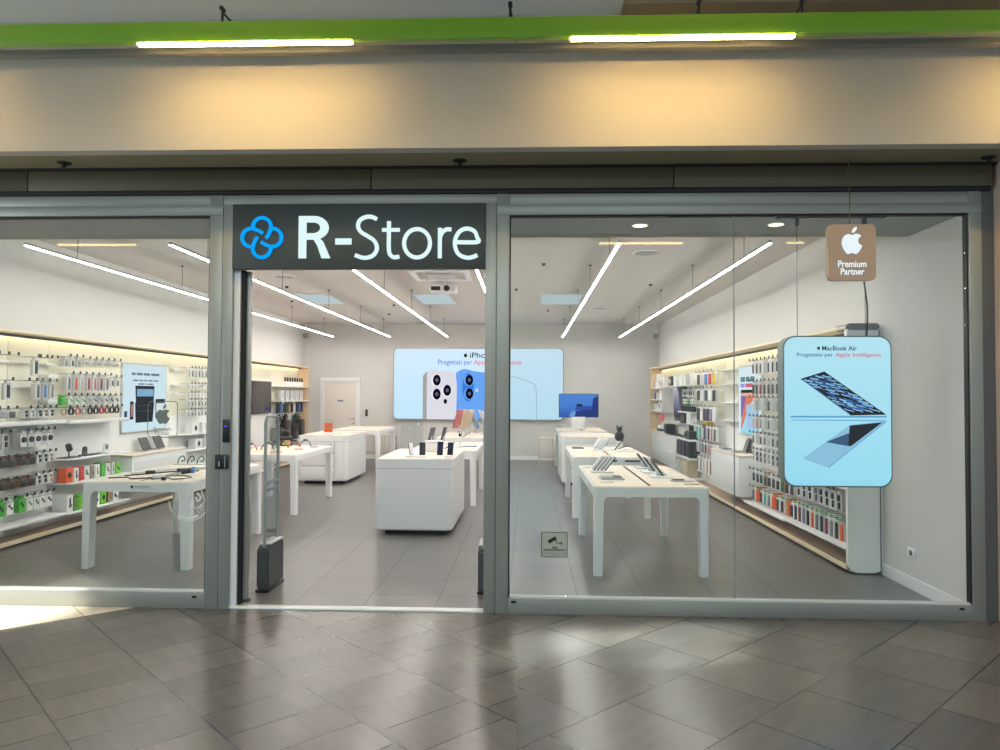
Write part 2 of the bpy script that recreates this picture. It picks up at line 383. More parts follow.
# entrance
d1 = bpy.data.objects.new('door_1', None); COL.objects.link(d1); struct(d1)
MB().box(-2.2935, -2.217, -.035, .06, 0, 3.02, .003).box(-.32, -.2365, -.035, .06, 0, 3.02, .004).build('door_post', alu, d1)
MB().box(-2.296, -.234, -.03, .05, 3.02, 3.09, .003).build('door_head', alu, d1)
MB().box(-2.217, -2.170, .0, .06, 0, 2.53).build('door_jamb', white, d1)
MB().box(-2.170, -2.142, .02, .09, .02, 2.53).build('gasket', black_gasket, d1)
MB().box(-2.142, -2.112, .05, .10, .03, 2.53, .003).build('leaf_stile', alu, d1)
MB().box(-2.135, -2.09, .04, .085, .03, .05, .003).build('leaf_foot', black_gasket, d1)
MB().box(-2.217, -.32, -.02, .055, 0, .012, .002).build('threshold', white, d1)
# back room door
d2 = bpy.data.objects.new('door_2', None); COL.objects.link(d2); d2.location = (-4.645, YB, 0); struct(d2)
f = MB(); f.box(-.50, -.40, -.05, 0, 0, 1.9).box(.40, .50, -.05, 0, 0, 1.9).box(-.50, .50, -.052, 0, 1.9, 2.0, .004)
f.build('door_frame', white, d2)
MB().box(-.40, .40, -.03, 0, .01, 1.9, .003).build('door_panel', mat('ivory_door', (226, 218, 210), .5), d2)
h = MB(); h.cyl((.34, -.03, .98), (.34, -.045, .98), .026).cyl((.34, -.04, .98), (.34, -.085, .98), .009).cyl((.345, -.08, .98), (.24, -.08, .98), .009); h.build('door_handle', steel, d2)
MB().cyl((.34, -.03, .87), (.34, -.045, .87), .026).build('door_lock', steel, d2)
MB().box(-.07, .08, -.034, -.03, 1.405, 1.445).build('door_sign', GREYS['bluegrey'], d2)

# ================================================================== MALL FRONT THINGS
t = thing('linear_beam', 'glossy lime green beam carrying strip lamps along the fascia', 'beam', (0, -.9, 3.88)); t['kind'] = 'structure'
MB().box(-9, 9, -.03, .03, -.058, .07, .006).build('beam_body', green_p, t)
MB().box(-9, 9, .18, .24, -.035, .005, .004).build('rail', rail_g, t)
for x in (-1.95, -.12, 1.05, 1.68):
    MB().cyl((x, 0, .07), (x, 0, .16), .008).cyl((x, -.005, .14), (x+.03, .43, .14), .007).cyl((x, -.02, .16), (x, .02, .16), .014).build('bracket', black, t)
lampm = emis('warm_lamp', (255, 206, 128), WARM)
for x0, lab in ((-5.23, 'warm linear lamp under green beam, beyond the left end'), (-2.49, 'warm linear lamp under green beam, above the shop sign'), (.253, 'warm linear lamp under green beam, above the right window'), (2.996, 'warm linear lamp under green beam, at far right end')):
    q = thing('linear_lamp', lab, 'lamp', (x0+.69, -.9, 3.822), group='warm lamps under the beam')
    MB().box(-.70, .70, -.028, .028, -.004, 0, .001).build('lamp_housing', green_p, q)
    MB().box(-.685, .685, -.031, .010, -.017, -.004, .003).build('diffuser', lampm, q)
# the same beam on the opposite side of the mall, behind the camera, seen in the shop glass
t = thing('linear_beam', 'green beam with warm lamps opposite the shop, mirrored in its windows', 'beam', (0, -5.2, 3.88)); t['kind'] = 'structure'
MB().box(-9, 9, -.03, .03, -.058, .07, .006).build('beam_body', green_p, t)
for x0, lab in ((-7.05, 'warm linear lamp opposite the shop, mirrored in left window'), (1.03, 'warm linear lamp opposite the shop, mirrored in right window'), (3.72, 'warm linear lamp opposite the shop, mirrored beside hanging brown sign')):
    q = thing('linear_lamp', lab, 'lamp', (x0+.6, -5.2, 3.822), group='warm lamps opposite the shop')
    MB().box(-.62, .62, -.028, .028, -.004, 0, .001).build('lamp_housing', green_p, q)
    MB().box(-.6, .6, -.02, .02, -.030, -.004, .003).build('diffuser', emis('warm_lamp_opposite', (255, 220, 160), 16), q)
for x, y, lab in ((-3.42, -.2, 'black sprinkler head in soffit above the left window'), (-.50, -.19, 'black sprinkler head in soffit above the shop sign'), (3.24, -.18, 'black sprinkler head in soffit by the pilaster')):
    q = thing('sprinkler_head', lab, 'sprinkler', (x, y, 3.29), group='soffit sprinklers')
    MB().cyl((0, 0, 0), (0, 0, -.008), .05, .045, 20).build('escutcheon', black, q)
    MB().cyl((0, 0, -.008), (0, 0, -.035), .012).cyl((0, 0, -.035), (0, 0, -.039), .022).build('nozzle', black, q)
# ---- shop sign
X = lambda px: -1.719+(px-297)*.00741
Z = lambda py: 2.887-(py-222)*.00754
q = thing('shop_sign', 'dark green-grey shop sign with blue knot emblem and glowing white lettering', 'sign', (-1.27, -.03, 2.77))
q.location = (0, 0, 0)
sgn = mat('sign_green_grey', (54, 62, 60), .45)
MB().box(-2.215, -.322, -.055, .0, 2.527, 3.015, .004).build('sign_board', sgn, q)
letw = emis('sign_white', (226, 250, 250), 1.0); letb = emis('sign_blue', (8, 164, 250), 1.0)
em = MB(); cx, cz, k = X(260.6), Z(238.6), .0945
base = [(.0+.72*math.cos(math.radians(a)), .85+.72*math.sin(math.radians(a))) for a in range(196, -32, -12)]+[(.52, .22), (.33, -.07)]
for r in range(4):
    a = -r*PI/2; pts = [(cx+k*(x*math.cos(a)-y*math.sin(a)), cz+k*(x*math.sin(a)+y*math.cos(a))) for x, y in base]
    em.stroke(spline(pts, 3), .026, -.066-.0002*r, -.056)
em.build('emblem', letb, q)
U = lambda x, y: (X(230+x/3.846), Z(200+y/3.846))
def UU(l): return [U(*p) for p in l]
def letter(ws):
    mb = MB()
    for i, (pts, w, cl) in enumerate(ws): mb.stroke(UU(pts), w, -.066-.0002*i, -.056, closed=cl)
    mb.build('letter', letw, q)
mb = MB()
mb.prism(UU([(262, 67), (292, 67), (292, 228), (262, 228)]), 'xz', -.066, -.056)
bowl = [(292, 67), (322, 67)]+[(322+57*math.sin(math.radians(a)), 112-45*math.cos(math.radians(a))) for a in range(10, 180, 12)]+[(322, 157), (292, 157), (292, 133), (318, 133)]+[(318+28*math.sin(math.radians(a)), 112-21*math.cos(math.radians(a))) for a in range(170, 0, -16)]+[(318, 91), (292, 91)]
mb.prism(UU(bowl), 'xz', -.0658, -.056)
mb.prism(UU([(312, 150), (340, 148), (358, 165), (386, 228), (352, 228), (335, 180), (322, 160)]), 'xz', -.0655, -.056)
mb.build('letter', letw, q)
MB().prism(UU([(405, 153), (468, 153), (468, 176), (405, 176)]), 'xz', -.066, -.056).build('letter', letw, q)
T = .0295
letter([(spline([(566, 80), (545, 71), (522, 72), (500, 84), (493, 106), (504, 128), (530, 144), (556, 162), (567, 188), (558, 212), (536, 225), (510, 226), (482, 216)], 5), T, False)])
letter([(spline([(613, 88), (613, 130), (613, 190), (618, 214), (634, 225), (654, 222)], 5), T, False), ([(586, 121), (655, 121)], .027, False)])
letter([(ell(722, 172, 50, 54, 32), T, True)])
letter([([(810, 114), (810, 229)], T, False), (spline([(810, 150), (820, 130), (836, 120), (854, 120)], 5), T, False)])
letter([(spline([(866, 168), (954, 168), (953, 150), (942, 127), (914, 117), (886, 128), (869, 158), (870, 190), (884, 215), (912, 227), (936, 225), (954, 217)], 5), T, False)])
# ---- card reader and lock on the entrance post
q = thing('card_reader', 'black card reader with blue light on left entrance post', 'reader', (-2.243, -.035, 1.32))
MB().box(-.027, .027, -.022, 0, -.085, .085, .006).build('reader_body', black, q)
MB().cyl((0, -.022, .035), (0, -.0235, .035), .007).build('status_light', emis('blue_light', (60, 70, 255), 2), q)
q = thing('lock_box', 'black lock box with keyhole on left entrance post', 'lock', (-2.27, -.035, 1.09))
MB().box(-.05, .05, -.035, 0, -.053, .053, .008).build('lock_body', black, q)
MB().box(.026, .034, -.037, -.034, -.045, .045).build('lock_trim', midgrey, q)
MB().box(-.018, -.008, -.038, -.034, -.035, .005).build('keyhole_plate', steel, q)
# ---- hanging partner sign
q = thing('hanging_sign', 'brown rounded sign with white fruit logo hanging on cable before right window', 'sign', (2.268, -.2, 2.61))
sgb = mat('bronze_panel', (172, 150, 130), .45)
MB().prism(rrect(-.165, .165, -.198, .198, .035), 'xz', -.02, .02).build('sign_panel', sgb, q)
lw = emis('logo_white', (232, 246, 252), 1.0)
mb = MB(); apple_logo(mb, .0, .062, .094, -.024, -.02); mb.build('logo', lw, q)
text('Premium', .064, lw, q, (0, -.0215, -.085), width=.195, offset=.001)
text('Partner', .064, lw, q, (0, -.0215, -.138), width=.163, offset=.001)
mb = MB().tube([(-.005, 0, .198), (-.004, 0, .42), (.0, .06, .56), (.0, .0, .68)], .004, 6).build('cable', mat('bronze_cable', (90, 70, 50), .5), q)
# ---- decals on the glass
deco = mat('decal_grey', (108, 118, 110), .6); decw = mat('decal_white', (214, 216, 212), .7)
q = thing('window_decal', 'grey fruit logo decal in a rounded outline on left window', 'decal', (-2.752, -.0015, 1.40))
mb = MB(); mb.stroke(rrect(-.11, .115, -.135, .135, .03), .005, -.0012, 0, closed=True); mb.build('outline', deco, q)
mb = MB(); apple_logo(mb, .005, .022, .072, -.0012, 0); mb.build('logo', deco, q)
text('Premium', .04, deco, q, (0, -.0006, -.072), width=.13, depth=.0005); text('Partner', .04, deco, q, (0, -.0006, -.105), width=.11, depth=.0005)
q = thing('window_seal', 'white round seal decal with lettering on left window by post', 'decal', (-2.538, -.0015, .80))
mb = MB()
mb.stroke(ell(0, -.01, .15, .15, 40, 180, 360), .007, -.0012, 0)
mb.stroke(spline([(-.10, -.02), (-.085, .06), (-.10, .09), (-.085, .13), (-.03, .155), (.04, .155), (.08, .12), (.10, .05), (.125, -.01)], 5), .006, -.0012, 0)
mb.stroke(spline([(-.085, -.03), (-.05, -.06), (0, -.068), (.06, -.06), (.12, -.02)], 5), .006, -.0012, 0)
mb.stroke(spline([(-.055, .11), (-.04, .08), (-.055, .05)], 4), .01, -.0012, 0); mb.stroke(spline([(-.02, .01), (.02, .04), (.03, .0), (-.01, -.03)], 4), .01, -.0012, 0)
mb.stroke(spline([(.06, .05), (.09, .02), (.07, -.01), (.05, .02)], 4), .012, -.0012, 0); mb.stroke(ell(-.085, .005, .018, .024, 12), .008, -.0012, 0, closed=True)
mb.stroke(ell(0, -.01, .128, .128, 24, 235, 305), .02, -.0012, 0)
mb.build('seal', decw, q)
for i, ch in enumerate('UNAVEIM'):
    a = math.radians(205+i*21.6)
    text(ch, .052, decw, q, (.108*math.cos(a), -.0006, -.01+.108*math.sin(a)), (PI/2, -(a+PI/2), 0), depth=.0005)
q = thing('camera_notice', 'small square video surveillance notice stuck low on right window', 'notice', (.199, -.0015, .50))
MB().prism(rrect(-.099, .099, -.094, .094, .008), 'xz', -.002, 0).build('notice_plate', mat('notice_grey', (166, 172, 158), .6), q)
dk = mat('notice_ink', (20, 22, 20), .6)
mb = MB(); mb.stroke(rrect(-.094, .094, -.09, .09, .006), .004, -.0032, -.002, closed=True)
mb.stroke([(-.045, .018), (.012, .05)], .026, -.003, -.002); mb.stroke([(.0, .038), (.018, .012), (.045, .012)], .006, -.0031, -.002)
mb.prism([(.042, .01), (.054, .026), (.054, -.004)], 'xz', -.0028, -.002); mb.build('camera_symbol', dk, q)
text('AREA', .018, dk, q, (0, -.0025, -.022), offset=.0006, depth=.0005)
text('VIDEOSORVEGLIATA', .02, dk, q, (0, -.0025, -.040), width=.165, offset=.0006, depth=.0005)
MB().box(-.085, .085, -.0028, -.002, -.062, -.059).box(-.085, .085, -.0028, -.002, -.071, -.069).box(-.04, .04, -.0028, -.002, -.079, -.077).build('small_print', deco, q)
# ---- hanging lightbox behind the right window
LBX, LBZ, LBS = 2.276, 1.489, .9496
q = thing('lightbox_poster', 'large glowing pale blue rounded laptop poster hanging behind right window', 'lightbox', (LBX, .06, LBZ)); q.scale = (LBS,)*3; LT = (2.928-LBZ)/LBS
fr = MB(); fr.prism(rrect(-.416, .416, -.586, .586, .095, 8), 'xz', 0, .12); fr.build('lightbox_frame', mat('lightbox_frame', (118, 128, 124), .4, .4), q)
MB().prism(rrect(-.405, .405, -.575, .575, .088, 8), 'xz', -.004, 0).build('picture', grad('poster_blue', [(0, (162, 230, 255)), (.5, (178, 235, 255)), (1, (194, 240, 255))], 2, -.58, .58), q)
ink = emis('poster_ink', (20, 34, 52), .9); inkb = emis('poster_ink_blue', (40, 110, 190), .9); inkr = emis('poster_ink_rose', (224, 96, 130), 1)
mb = MB(); apple_logo(mb, -.142, .488, .0155, -.006, -.004); mb.build('logo', ink, q)
text('MacBook Air', .05, ink, q, (.015, -.005, .487), width=.265, offset=.0004)
text('Progettato per', .042, inkb, q, (-.312, -.005, .437), align='LEFT', width=.275, offset=.0003)
text('Apple Intelligence', .042, inkr, q, (-.012, -.005, .437), align='LEFT', width=.345, offset=.0003)
lid = emis('laptop_lid', (12, 16, 26), .9); lidh = emis('laptop_screen_light', (120, 178, 236), .9); lidp = emis('laptop_pale', (104, 176, 226), .9); lids = emis('laptop_shadow', (58, 92, 128), .9); lid2 = emis('laptop_metal', (150, 204, 236), .95)
PX = lambda x: (x-283.5)/542*130*.00762*1.0  # zoom pixel to metres on the poster
def PP(l): return [((x-283)*.001826, (380-z)*.001858) for x, z in l]
mb = MB(); mb.prism(PP([(128, 246), (228, 214), (485, 393), (335, 397)]), 'xz', -.006, -.004); mb.build('laptop_screen', lid, q)
def QP(u, v):
    a_, b_ = (128+100*u, 246-32*u), (335+150*u, 397-4*u)
    return (a_[0]+(b_[0]-a_[0])*v, a_[1]+(b_[1]-a_[1])*v)
random.seed(11)
for col_, nm_, us in ((emis('screen_light_blue', (150, 204, 246), .95), 'screen_picture', (.16, .40, .64, .86)), (emis('screen_mid_blue', (54, 108, 184), .9), 'screen_picture', (.28, .52, .76))):
    mb = MB()
    for u in us:
        for k in range(10):
            v = .07+.088*k+random.uniform(-.02, .02)
            if v > .90 or random.random() < .15: continue
            mb.stroke(PP(spline([QP(u-.07, v-.03), QP(u-.02, v+.012), QP(u+.05, v+.03), QP(u+.07, v+.06)], 3)), random.uniform(.006, .012), -.0072-.00008*k, -.006)
    mb.build(nm_, col_, q)
mb = MB(); mb.stroke(PP([QP(.02, .02), QP(.02, .98)]), .006, -.0074, -.006)
mb.build('screen_picture', lidh, q)
mb = MB(); mb.prism(PP([(85, 400), (485, 398), (485, 405), (88, 407)]), 'xz', -.006, -.004).prism(PP([(90, 416), (482, 416), (482, 420), (90, 419)]), 'xz', -.006, -.004); mb.build('laptop_edge', lidp, q)
mb = MB(); mb.prism(PP([(484, 420), (335, 436), (135, 578), (240, 614)]), 'xz', -.0055, -.004); mb.build('laptop_base', lid2, q)
mb = MB(); mb.prism(PP([(470, 424), (338, 438), (330, 470), (232, 508), (335, 526)]), 'xz', -.0065, -.0055); mb.build('laptop_keyboard', lids, q)
mb = MB(); mb.prism(PP([(462, 427), (332, 440), (326, 520), (340, 522)]), 'xz', -.0072, -.0065); mb.build('keyboard_shade', lid, q)
MB().stroke(PP([(484, 421), (242, 615)]), .006, -.0074, -.004).build('laptop_rim', lidp, q)
for x in (-.285, .24): MB().tube([(x, .05, .586), (x, .05, LT)], .0025, 6).build('hanging_wire', darkgrey, q)
MB().tube(spline([(.255, .06, .59), (.262, .06, .8), (.235, .06, 1.05), (.225, .06, 1.25), (.255, .06, 1.40), (.25, .06, LT)], 5), .007, 6).build('power_cable', black, q)
MB().box(-.44, .40, .03, .09, LT, LT+.023, .003).build('ceiling_rail', black, q)
for x in (-.285, .24): MB().box(x-.012, x+.012,   .035, .075, LT-.06, LT+.002, .003).build('rail_clip', black, q)
# ================================================================== CEILING THINGS
stripm = emis('shop_strip', (255, 250, 244), STRIP)
xs = [-4.70, -3.32, -1.935, -.57, .82, 2.17]
lt = None
names6 = ['first suspended linear lamp from the left wall', 'second suspended linear lamp from the left wall', 'third suspended linear lamp from the left wall', 'suspended linear lamp third from the right wall', 'suspended linear lamp second from the right wall', 'suspended linear lamp nearest the right wall']
for i, x in enumerate(xs):
    if lt is None:
        lt = thing('suspended_lamp', names6[i], 'lamp', (x, 6.6, 2.97), group='suspended linear lamps over the shop')
        MB().box(-.0135, .0135, -5.4, 5.4, .003, .028, .002).build('lamp_housing', mat('lamp_grey', (176, 178, 178), .5), lt)
        MB().box(-.012, .012, -5.39, 5.39, -.002, .003).build('diffuser', stripm, lt)
        for y in (-4.6, -2.3, 0, 2.3, 4.6):
            MB().cyl((0, y, .025), (0, y, .345), .003, seg=6).cyl((0, y, .345), (0, y, .36), .02, seg=12).build('hanging_wire', darkgrey, lt)
        ch = kids(lt)
    else:
        c = copy_tree(lt, ch=ch); c.location.x = x; c['label'] = names6[i]
pm = emis('panel_cool', (208, 226, 230), .75)
for x0, x1, y0, y1, lab in ((-2.0, -1.39, 7.1, 8.45, 'square cool ceiling panel light left of the centre lamp end'), (.24, .93, 7.1, 8.45, 'square cool ceiling panel light crossed by the lamp right of entrance'), (-4.1, -3.5, 7.1, 8.4, 'square cool ceiling panel light above the left drawer counter')):
    q = thing('ceiling_panel_light', lab, 'light', ((x0+x1)/2, (y0+y1)/2, ZC), group='ceiling panel lights')
    a, b = (x1-x0)/2, (y1-y0)/2
    MB().box(-a-.02, a+.02, -b-.02, b+.02, -.01, 0, .002).build('panel_frame', white, q); MB().box(-a, a, -b, b, -.013, -.01).build('panel_diffuser', pm, q)
for x, y, lab in ((1.42, 3.45, 'round ceiling speaker near front between two right lamps'), (1.43, 9.14, 'round ceiling speaker far back on the right'), (-3.6, 5.2, 'round ceiling speaker on the left side of shop')):
    q = thing('ceiling_speaker', lab, 'speaker', (x, y, ZC), group='ceiling speakers')
    MB().cyl((0, 0, 0), (0, 0, -.012), .16, .155, 28).build('speaker_ring', white, q); MB().cyl((0, 0, -.012), (0, 0, -.015), .14, .14, 28).build('speaker_mesh', GREYS['grey'], q)
q = thing('ceiling_vent', 'white slatted air outlet in ceiling just behind the shop sign', 'vent', (-1.25, 4.95, ZC))
mb = MB(); mb.box(-.42, .42, -.42, -.34, -.05, 0, .01).box(-.42, .42, .34, .42, -.05, 0, .01).box(-.42, -.34, -.34, .34, -.05, 0, .01).box(.34, .42, -.34, .34, -.05, 0, .01); mb.build('vent_frame', white, q)
mb = MB(); mb.box(-.2, .2, -.2, .2, -.06, -.03, .02); mb.build('vent_core', GREYS['silver'], q)
q = thing('ceiling_projector', 'white projector with round black lens hung below ceiling near vent', 'projector', (-1.3, 5.75, ZC))
MB().box(-.2, .2, -.14, .14, -.17, -.06, .015).build('projector_body', white, q)
MB().cyl((0, 0, 0), (0, 0, -.06), .03).build('mount', white, q); MB().cyl((.06, -.14, -.12), (.06, -.16, -.12), .045, seg=20).build('lens', black, q)
MB().box(-.18, -.04, -.145, -.139, -.15, -.09).build('air_grille', black, q)
for x, y, lab in ((XL+.1, 12.3, 'white dome camera high in back left corner'), (XR-.12, 12.3, 'white dome camera high in back right corner')):
    q = thing('dome_camera', lab, 'camera', (x, y, 3.02), group='dome cameras')
    MB().sphere((0, 0, 0), .07).build('dome', GREYS['grey'], q); MB().cyl((0, 0, .05), (0, 0, .31), .02).build('bracket', white, q)
for x, y, lab in ((.883, .389, 'round warm spotlight recessed in bulkhead, left of the two'), (1.942, .373, 'round warm spotlight recessed in bulkhead, by the hanging wires')):
    q = thing('recessed_spotlight', lab, 'spotlight', (x, y, 2.95), group='bulkhead spotlights')
    MB().cyl((0, 0, 0), (0, 0, -.006), .075, .072, 28).build('trim_ring', GREYS['silver'], q); MB().cyl((0, 0, -.006), (0, 0, -.008), .058, .058, 28).build('lamp_face', emis('spot_warm', (255, 246, 210), 2.0), q)
random.seed(3)
for k, (x, y) in enumerate([(.2, 4.2), (-.2, 6.5), (-3.9, 6.2), (-4.4, 8.0), (-2.6, 8.6), (1.9, 6.0), (.4, 9.5), (-3.0, 10.2)]):
    q = thing('smoke_detector', 'small dark detector dot on white shop ceiling', 'detector', (x, y, ZC), group='small ceiling detectors')
    MB().cyl((0, 0, 0), (0, 0, -.03), .03, .02, 12).build('detector_body', darkgrey, q)
q = thing('wall_socket', 'white power socket low on right wall', 'socket', (XR, .83, .30), -PI/2)
MB().box(-.06, .06, -.012, 0, -.04, .04, .004).build('socket_plate', white, q); MB().cyl((0, -.012, 0), (0, -.016, 0), .022, seg=20).build('outlet', darkgrey, q)
q = thing('door_keypad', 'black keypad on back wall beside the ivory door', 'keypad', (-3.99, YB, 1.13))
MB().box(-.03, .03, -.025, 0, -.085, .085, .006).build('keypad_body', black, q); MB().box(-.02, .02, -.028, -.024, .0, .05).build('keypad_window', darkgrey, q)
# ---- back wall lightbox
q = thing('wall_lightbox', 'wide glowing phone advert with rounded corners on back wall', 'lightbox', (-1.225, YB-.08, 1.855))
MB().prism(rrect(-2.10, 2.10, -.885, .885, .10, 8), 'xz', 0, .08).build('lightbox_frame', mat('lightbox_edge', (170, 170, 168), .4, .3), q)
MB().prism(rrect(-2.075, 2.075, -.86, .86, .085, 8), 'xz', -.004, 0).build('picture', grad('advert_blue', [(0, (196, 232, 252)), (1, (214, 238, 255))], 2, -.86, .86), q)
A = lambda l: [(-2.075+(x-205)*.00295, .86-(z-72)*.00296) for x, z in l]   # on a grid of the poster
e_sil = emis('phone_silver', (226, 226, 236), .95); e_side = emis('phone_side', (176, 172, 168), .9); e_blue = emis('phone_blue', (108, 170, 250), .95); e_bl2 = emis('phone_blue_dark', (58, 128, 232), .95); e_lens = emis('lens_black', (18, 18, 26), .9); e_ring = emis('lens_ring', (244, 246, 250), .95); e_cool = emis('lens_glint', (96, 104, 150), .9)
mb = MB(); mb.prism(A([(448, 300), (470, 268), (490, 258), (490, 657), (448, 657)]), 'xz', -.006, -.004); mb.build('phone_edge', e_side, q)
mb = MB(); mb.prism(A(spline([(482, 657), (482, 300), (494, 256), (530, 242), (600, 258), (724, 300), (724, 657)], 4)), 'xz', -.0075, -.006); mb.build('silver_phone', e_sil, q)
mb = MB(); mb.prism(A(spline([(724, 657), (724, 300), (738, 264), (790, 240), (870, 256), (1060, 320), (1075, 657)], 4)), 'xz', -.0065, -.004); mb.build('blue_phone', e_blue, q)
mb = MB(); mb.stroke(A(spline([(1130, 290), (1215, 305), (1330, 340), (1378, 370), (1392, 430), (1395, 657)], 5)), .012, -.0065, -.004); mb.build('phone_outline', emis('outline_grey', (150, 168, 184), .9), q)
mb = MB(); mb.prism(A(ell(826, 390, 48, 118, 28)), 'xz', -.0075, -.0065); mb.build('camera_island', e_bl2, q)
for x, z, r in ((565, 332, 33), (652, 416, 33), (565, 448, 33), (836, 330, 32), (838, 442, 32)):
    mb = MB(); mb.prism(A(ell(x-4, z+2, r+11, r+17)), 'xz', -.0085, -.0065); mb.build('lens_rim', e_ring if x < 700 else e_blue, q)
    mb = MB(); mb.prism(A(ell(x, z, r, r+13)), 'xz', -.0095, -.0085); mb.build('lens', e_lens, q)
    mb = MB(); mb.prism(A(ell(x, z, r*.4, r*.5)), 'xz', -.0102, -.0095); mb.build('lens_glint', e_cool, q)
mb = MB(); mb.prism(A(ell(637, 508, 15, 20)), 'xz', -.0085, -.0065); mb.build('sensor', e_lens, q)
mb = MB(); apple_logo(mb, *A([(900, 415)])[0], .06, -.0075, -.0065); mb.build('logo', emis('logo_pale_blue', (190, 220, 255), .95), q)
mb = MB(); apple_logo(mb, *A([(804, 126)])[0], .058, -.006, -.004); mb.build('logo', ink, q)
text('iPhone', .185, ink, q, (A([(835, 126)])[0][0], -.005, A([(835, 126)])[0][1]), align='LEFT', width=.62, offset=.001)
x0, z0 = A([(572, 183)])[0]
text('Progettati per', .17, emis('ink_violet', (96, 128, 226), 1), q, (x0, -.005, z0), align='LEFT', width=.83, offset=.001)
text('Apple Intelligence', .17, emis('ink_pink', (236, 116, 150), 1), q, (x0+.89, -.005, z0), align='LEFT', width=1.16, offset=.001)
# ================================================================== FURNITURE
slotm = mat('dark_slot', (60, 52, 46), .7)
def leg_mesh(H, flip, wx=.088, dy=.105):
    """leg with an inner curve that runs into the apron; x is the outer side, grows inward with flip"""
    r = .06; zt = H-.085
    pts = [(0, 0), (wx*.86, 0), (wx, zt-r)]+[(wx+r-r*math.cos(math.radians(a)), zt-r+r*math.sin(math.radians(a))) for a in (15, 30, 45, 60, 75, 90)]+[(wx+r, H-.03), (0, H-.03)]
    mb = MB(); mb.prism([(flip*x, z) for x, z in pts], 'xz', -dy/2, dy/2)
    es = [e for e in mb.bm.edges if all(abs(v.co.x) < 1e-5 for v in e.verts)]
    es = [e for e in es if abs(e.verts[0].co.z-e.verts[1].co.z) > .3]
    bmesh.ops.bevel(mb.bm, geom=es, offset=.03, segments=4, affect='EDGES', profile=.5)
    return mb.mesh('leg', white)
def make_table(name, label, x0, x1, y0, y1, H=.79, group='white shop tables with birch tops', slot=True):
    cx, cy = (x0+x1)/2, (y0+y1)/2; w, d = (x1-x0)/2, (y1-y0)/2
    t = thing(name, label, 'table', (cx, cy, 0), group=group)
    MB().prism(rrect(-w, w, -d, d, .05), 'xy', H-.088, H-.006).build('table_frame', white, t)
    MB().prism(rrect(-w+.025, w-.025, -d+.025, d-.025, .035), 'xy', H-.0062, H).build('table_top', wood_top, t)
    if slot: MB().box(-.014, .014, -d+.10, d-.10, H, H+.0012).build('cable_slot', slotm, t)
    for sx_ in (-1, 1):
        for sy in (-1, 1):
            o = link('leg', leg_mesh(H, -sx_), t); o.location = (sx_*(w-.002), sy*(d-.062), 0)
    return t
make_table('shop_table', 'white table with birch top nearest the right window, dark slot along middle', .585, 1.605, 1.10, 3.10)
make_table('shop_table', 'white table with birch top second behind right window, before drawer counter', .585, 1.605, 4.15, 6.15)
make_table('shop_table', 'white table in back right carrying the blue monitor', .62, 1.62, 9.55, 11.2, .86)
make_table('shop_table', 'white table behind left window with cables on its top', -4.06, -3.05, 1.10, 2.93)
make_table('shop_table', 'white table left of entrance behind the clear security gate', -4.06, -3.04, 4.12, 5.93, slot=False)
make_table('shop_table', 'high white table before the ivory back door with stools behind', -4.06, -3.02, 9.4, 11.2, .86, slot=False)
make_table('shop_table', 'white table behind centre plinth carrying two tilted tablets', -1.72, -.74, 5.08, 7.0)
make_table('shop_table', 'white table carrying coloured desktop computers at back of centre row', -1.72, -.74, 8.2, 10.4)
def plinth(name, label, x0, x1, y0, y1, H, drawers=False):
    w, d = (x1-x0)/2, (y1-y0)/2
    t = thing(name, label, 'counter', ((x0+x1)/2, (y0+y1)/2, 0))
    MB().box(-w+.10, w-.10, -d+.10, d-.10, 0, .06, .03, 2, edges='z').build('plinth_base', black, t)
    mb = MB(); mb.prism(rrect(-w, w, -d, d, .075, 8), 'xy', .055, H-.115)
    es = [e for e in mb.bm.edges if all(abs(v.co.z-.055) < 1e-5 for v in e.verts)]
    bmesh.ops.bevel(mb.bm, geom=es, offset=.03, segments=3, affect='EDGES', profile=.5)
    mb.build('plinth_body', white, t)
    MB().prism(rrect(-w+.008, w-.008, -d+.008, d-.008, .07, 8), 'xy', H-.115, H-.105).build('shadow_groove', GREYS['silver'], t)
    MB().prism(rrect(-w, w, -d, d, .075, 8), 'xy', H-.105, H-.006).build('plinth_rim', white, t)
    MB().prism(rrect(-w+.02, w-.02, -d+.02, d-.02, .06, 8), 'xy', H-.0062, H).build('plinth_top', wood_top, t)
    if drawers:
        MB().box(-w+.08, w-.085, -d-.004, -d+.01, .09, .74).build('drawer_gap_shade', GREYS['grey'], t)  # grey backing puts the shade of the drawer gaps into colour
        for k, (a, b) in enumerate(((.09, .315), (.33, .535), (.55, .74))):
            dr = MB().box(-w+.08, w-.24, -d-.014, -d+.01, a, b, .004).build('drawer', white, t)
            MB().cyl((w-.30, -d-.018, b-.04), (w-.30, -d-.013, b-.04), .012).build('drawer_lock', midgrey, dr)
        MB().box(w-.228, w-.085, -d-.012, -d+.01, .09, .74, .004).build('side_panel', white, t)
    return t
plinth('display_plinth', 'white rounded plinth with black base and birch top in shop entrance', -1.735, -.845, 2.84, 4.42, .865)
plinth('drawer_counter', 'white drawer counter with black base, left row before the back door', -4.08, -3.18, 7.4, 8.95, .86, True)
plinth('drawer_counter', 'white counter with black base between second right table and monitor table', .60, 1.62, 7.5, 9.0, .86, True)
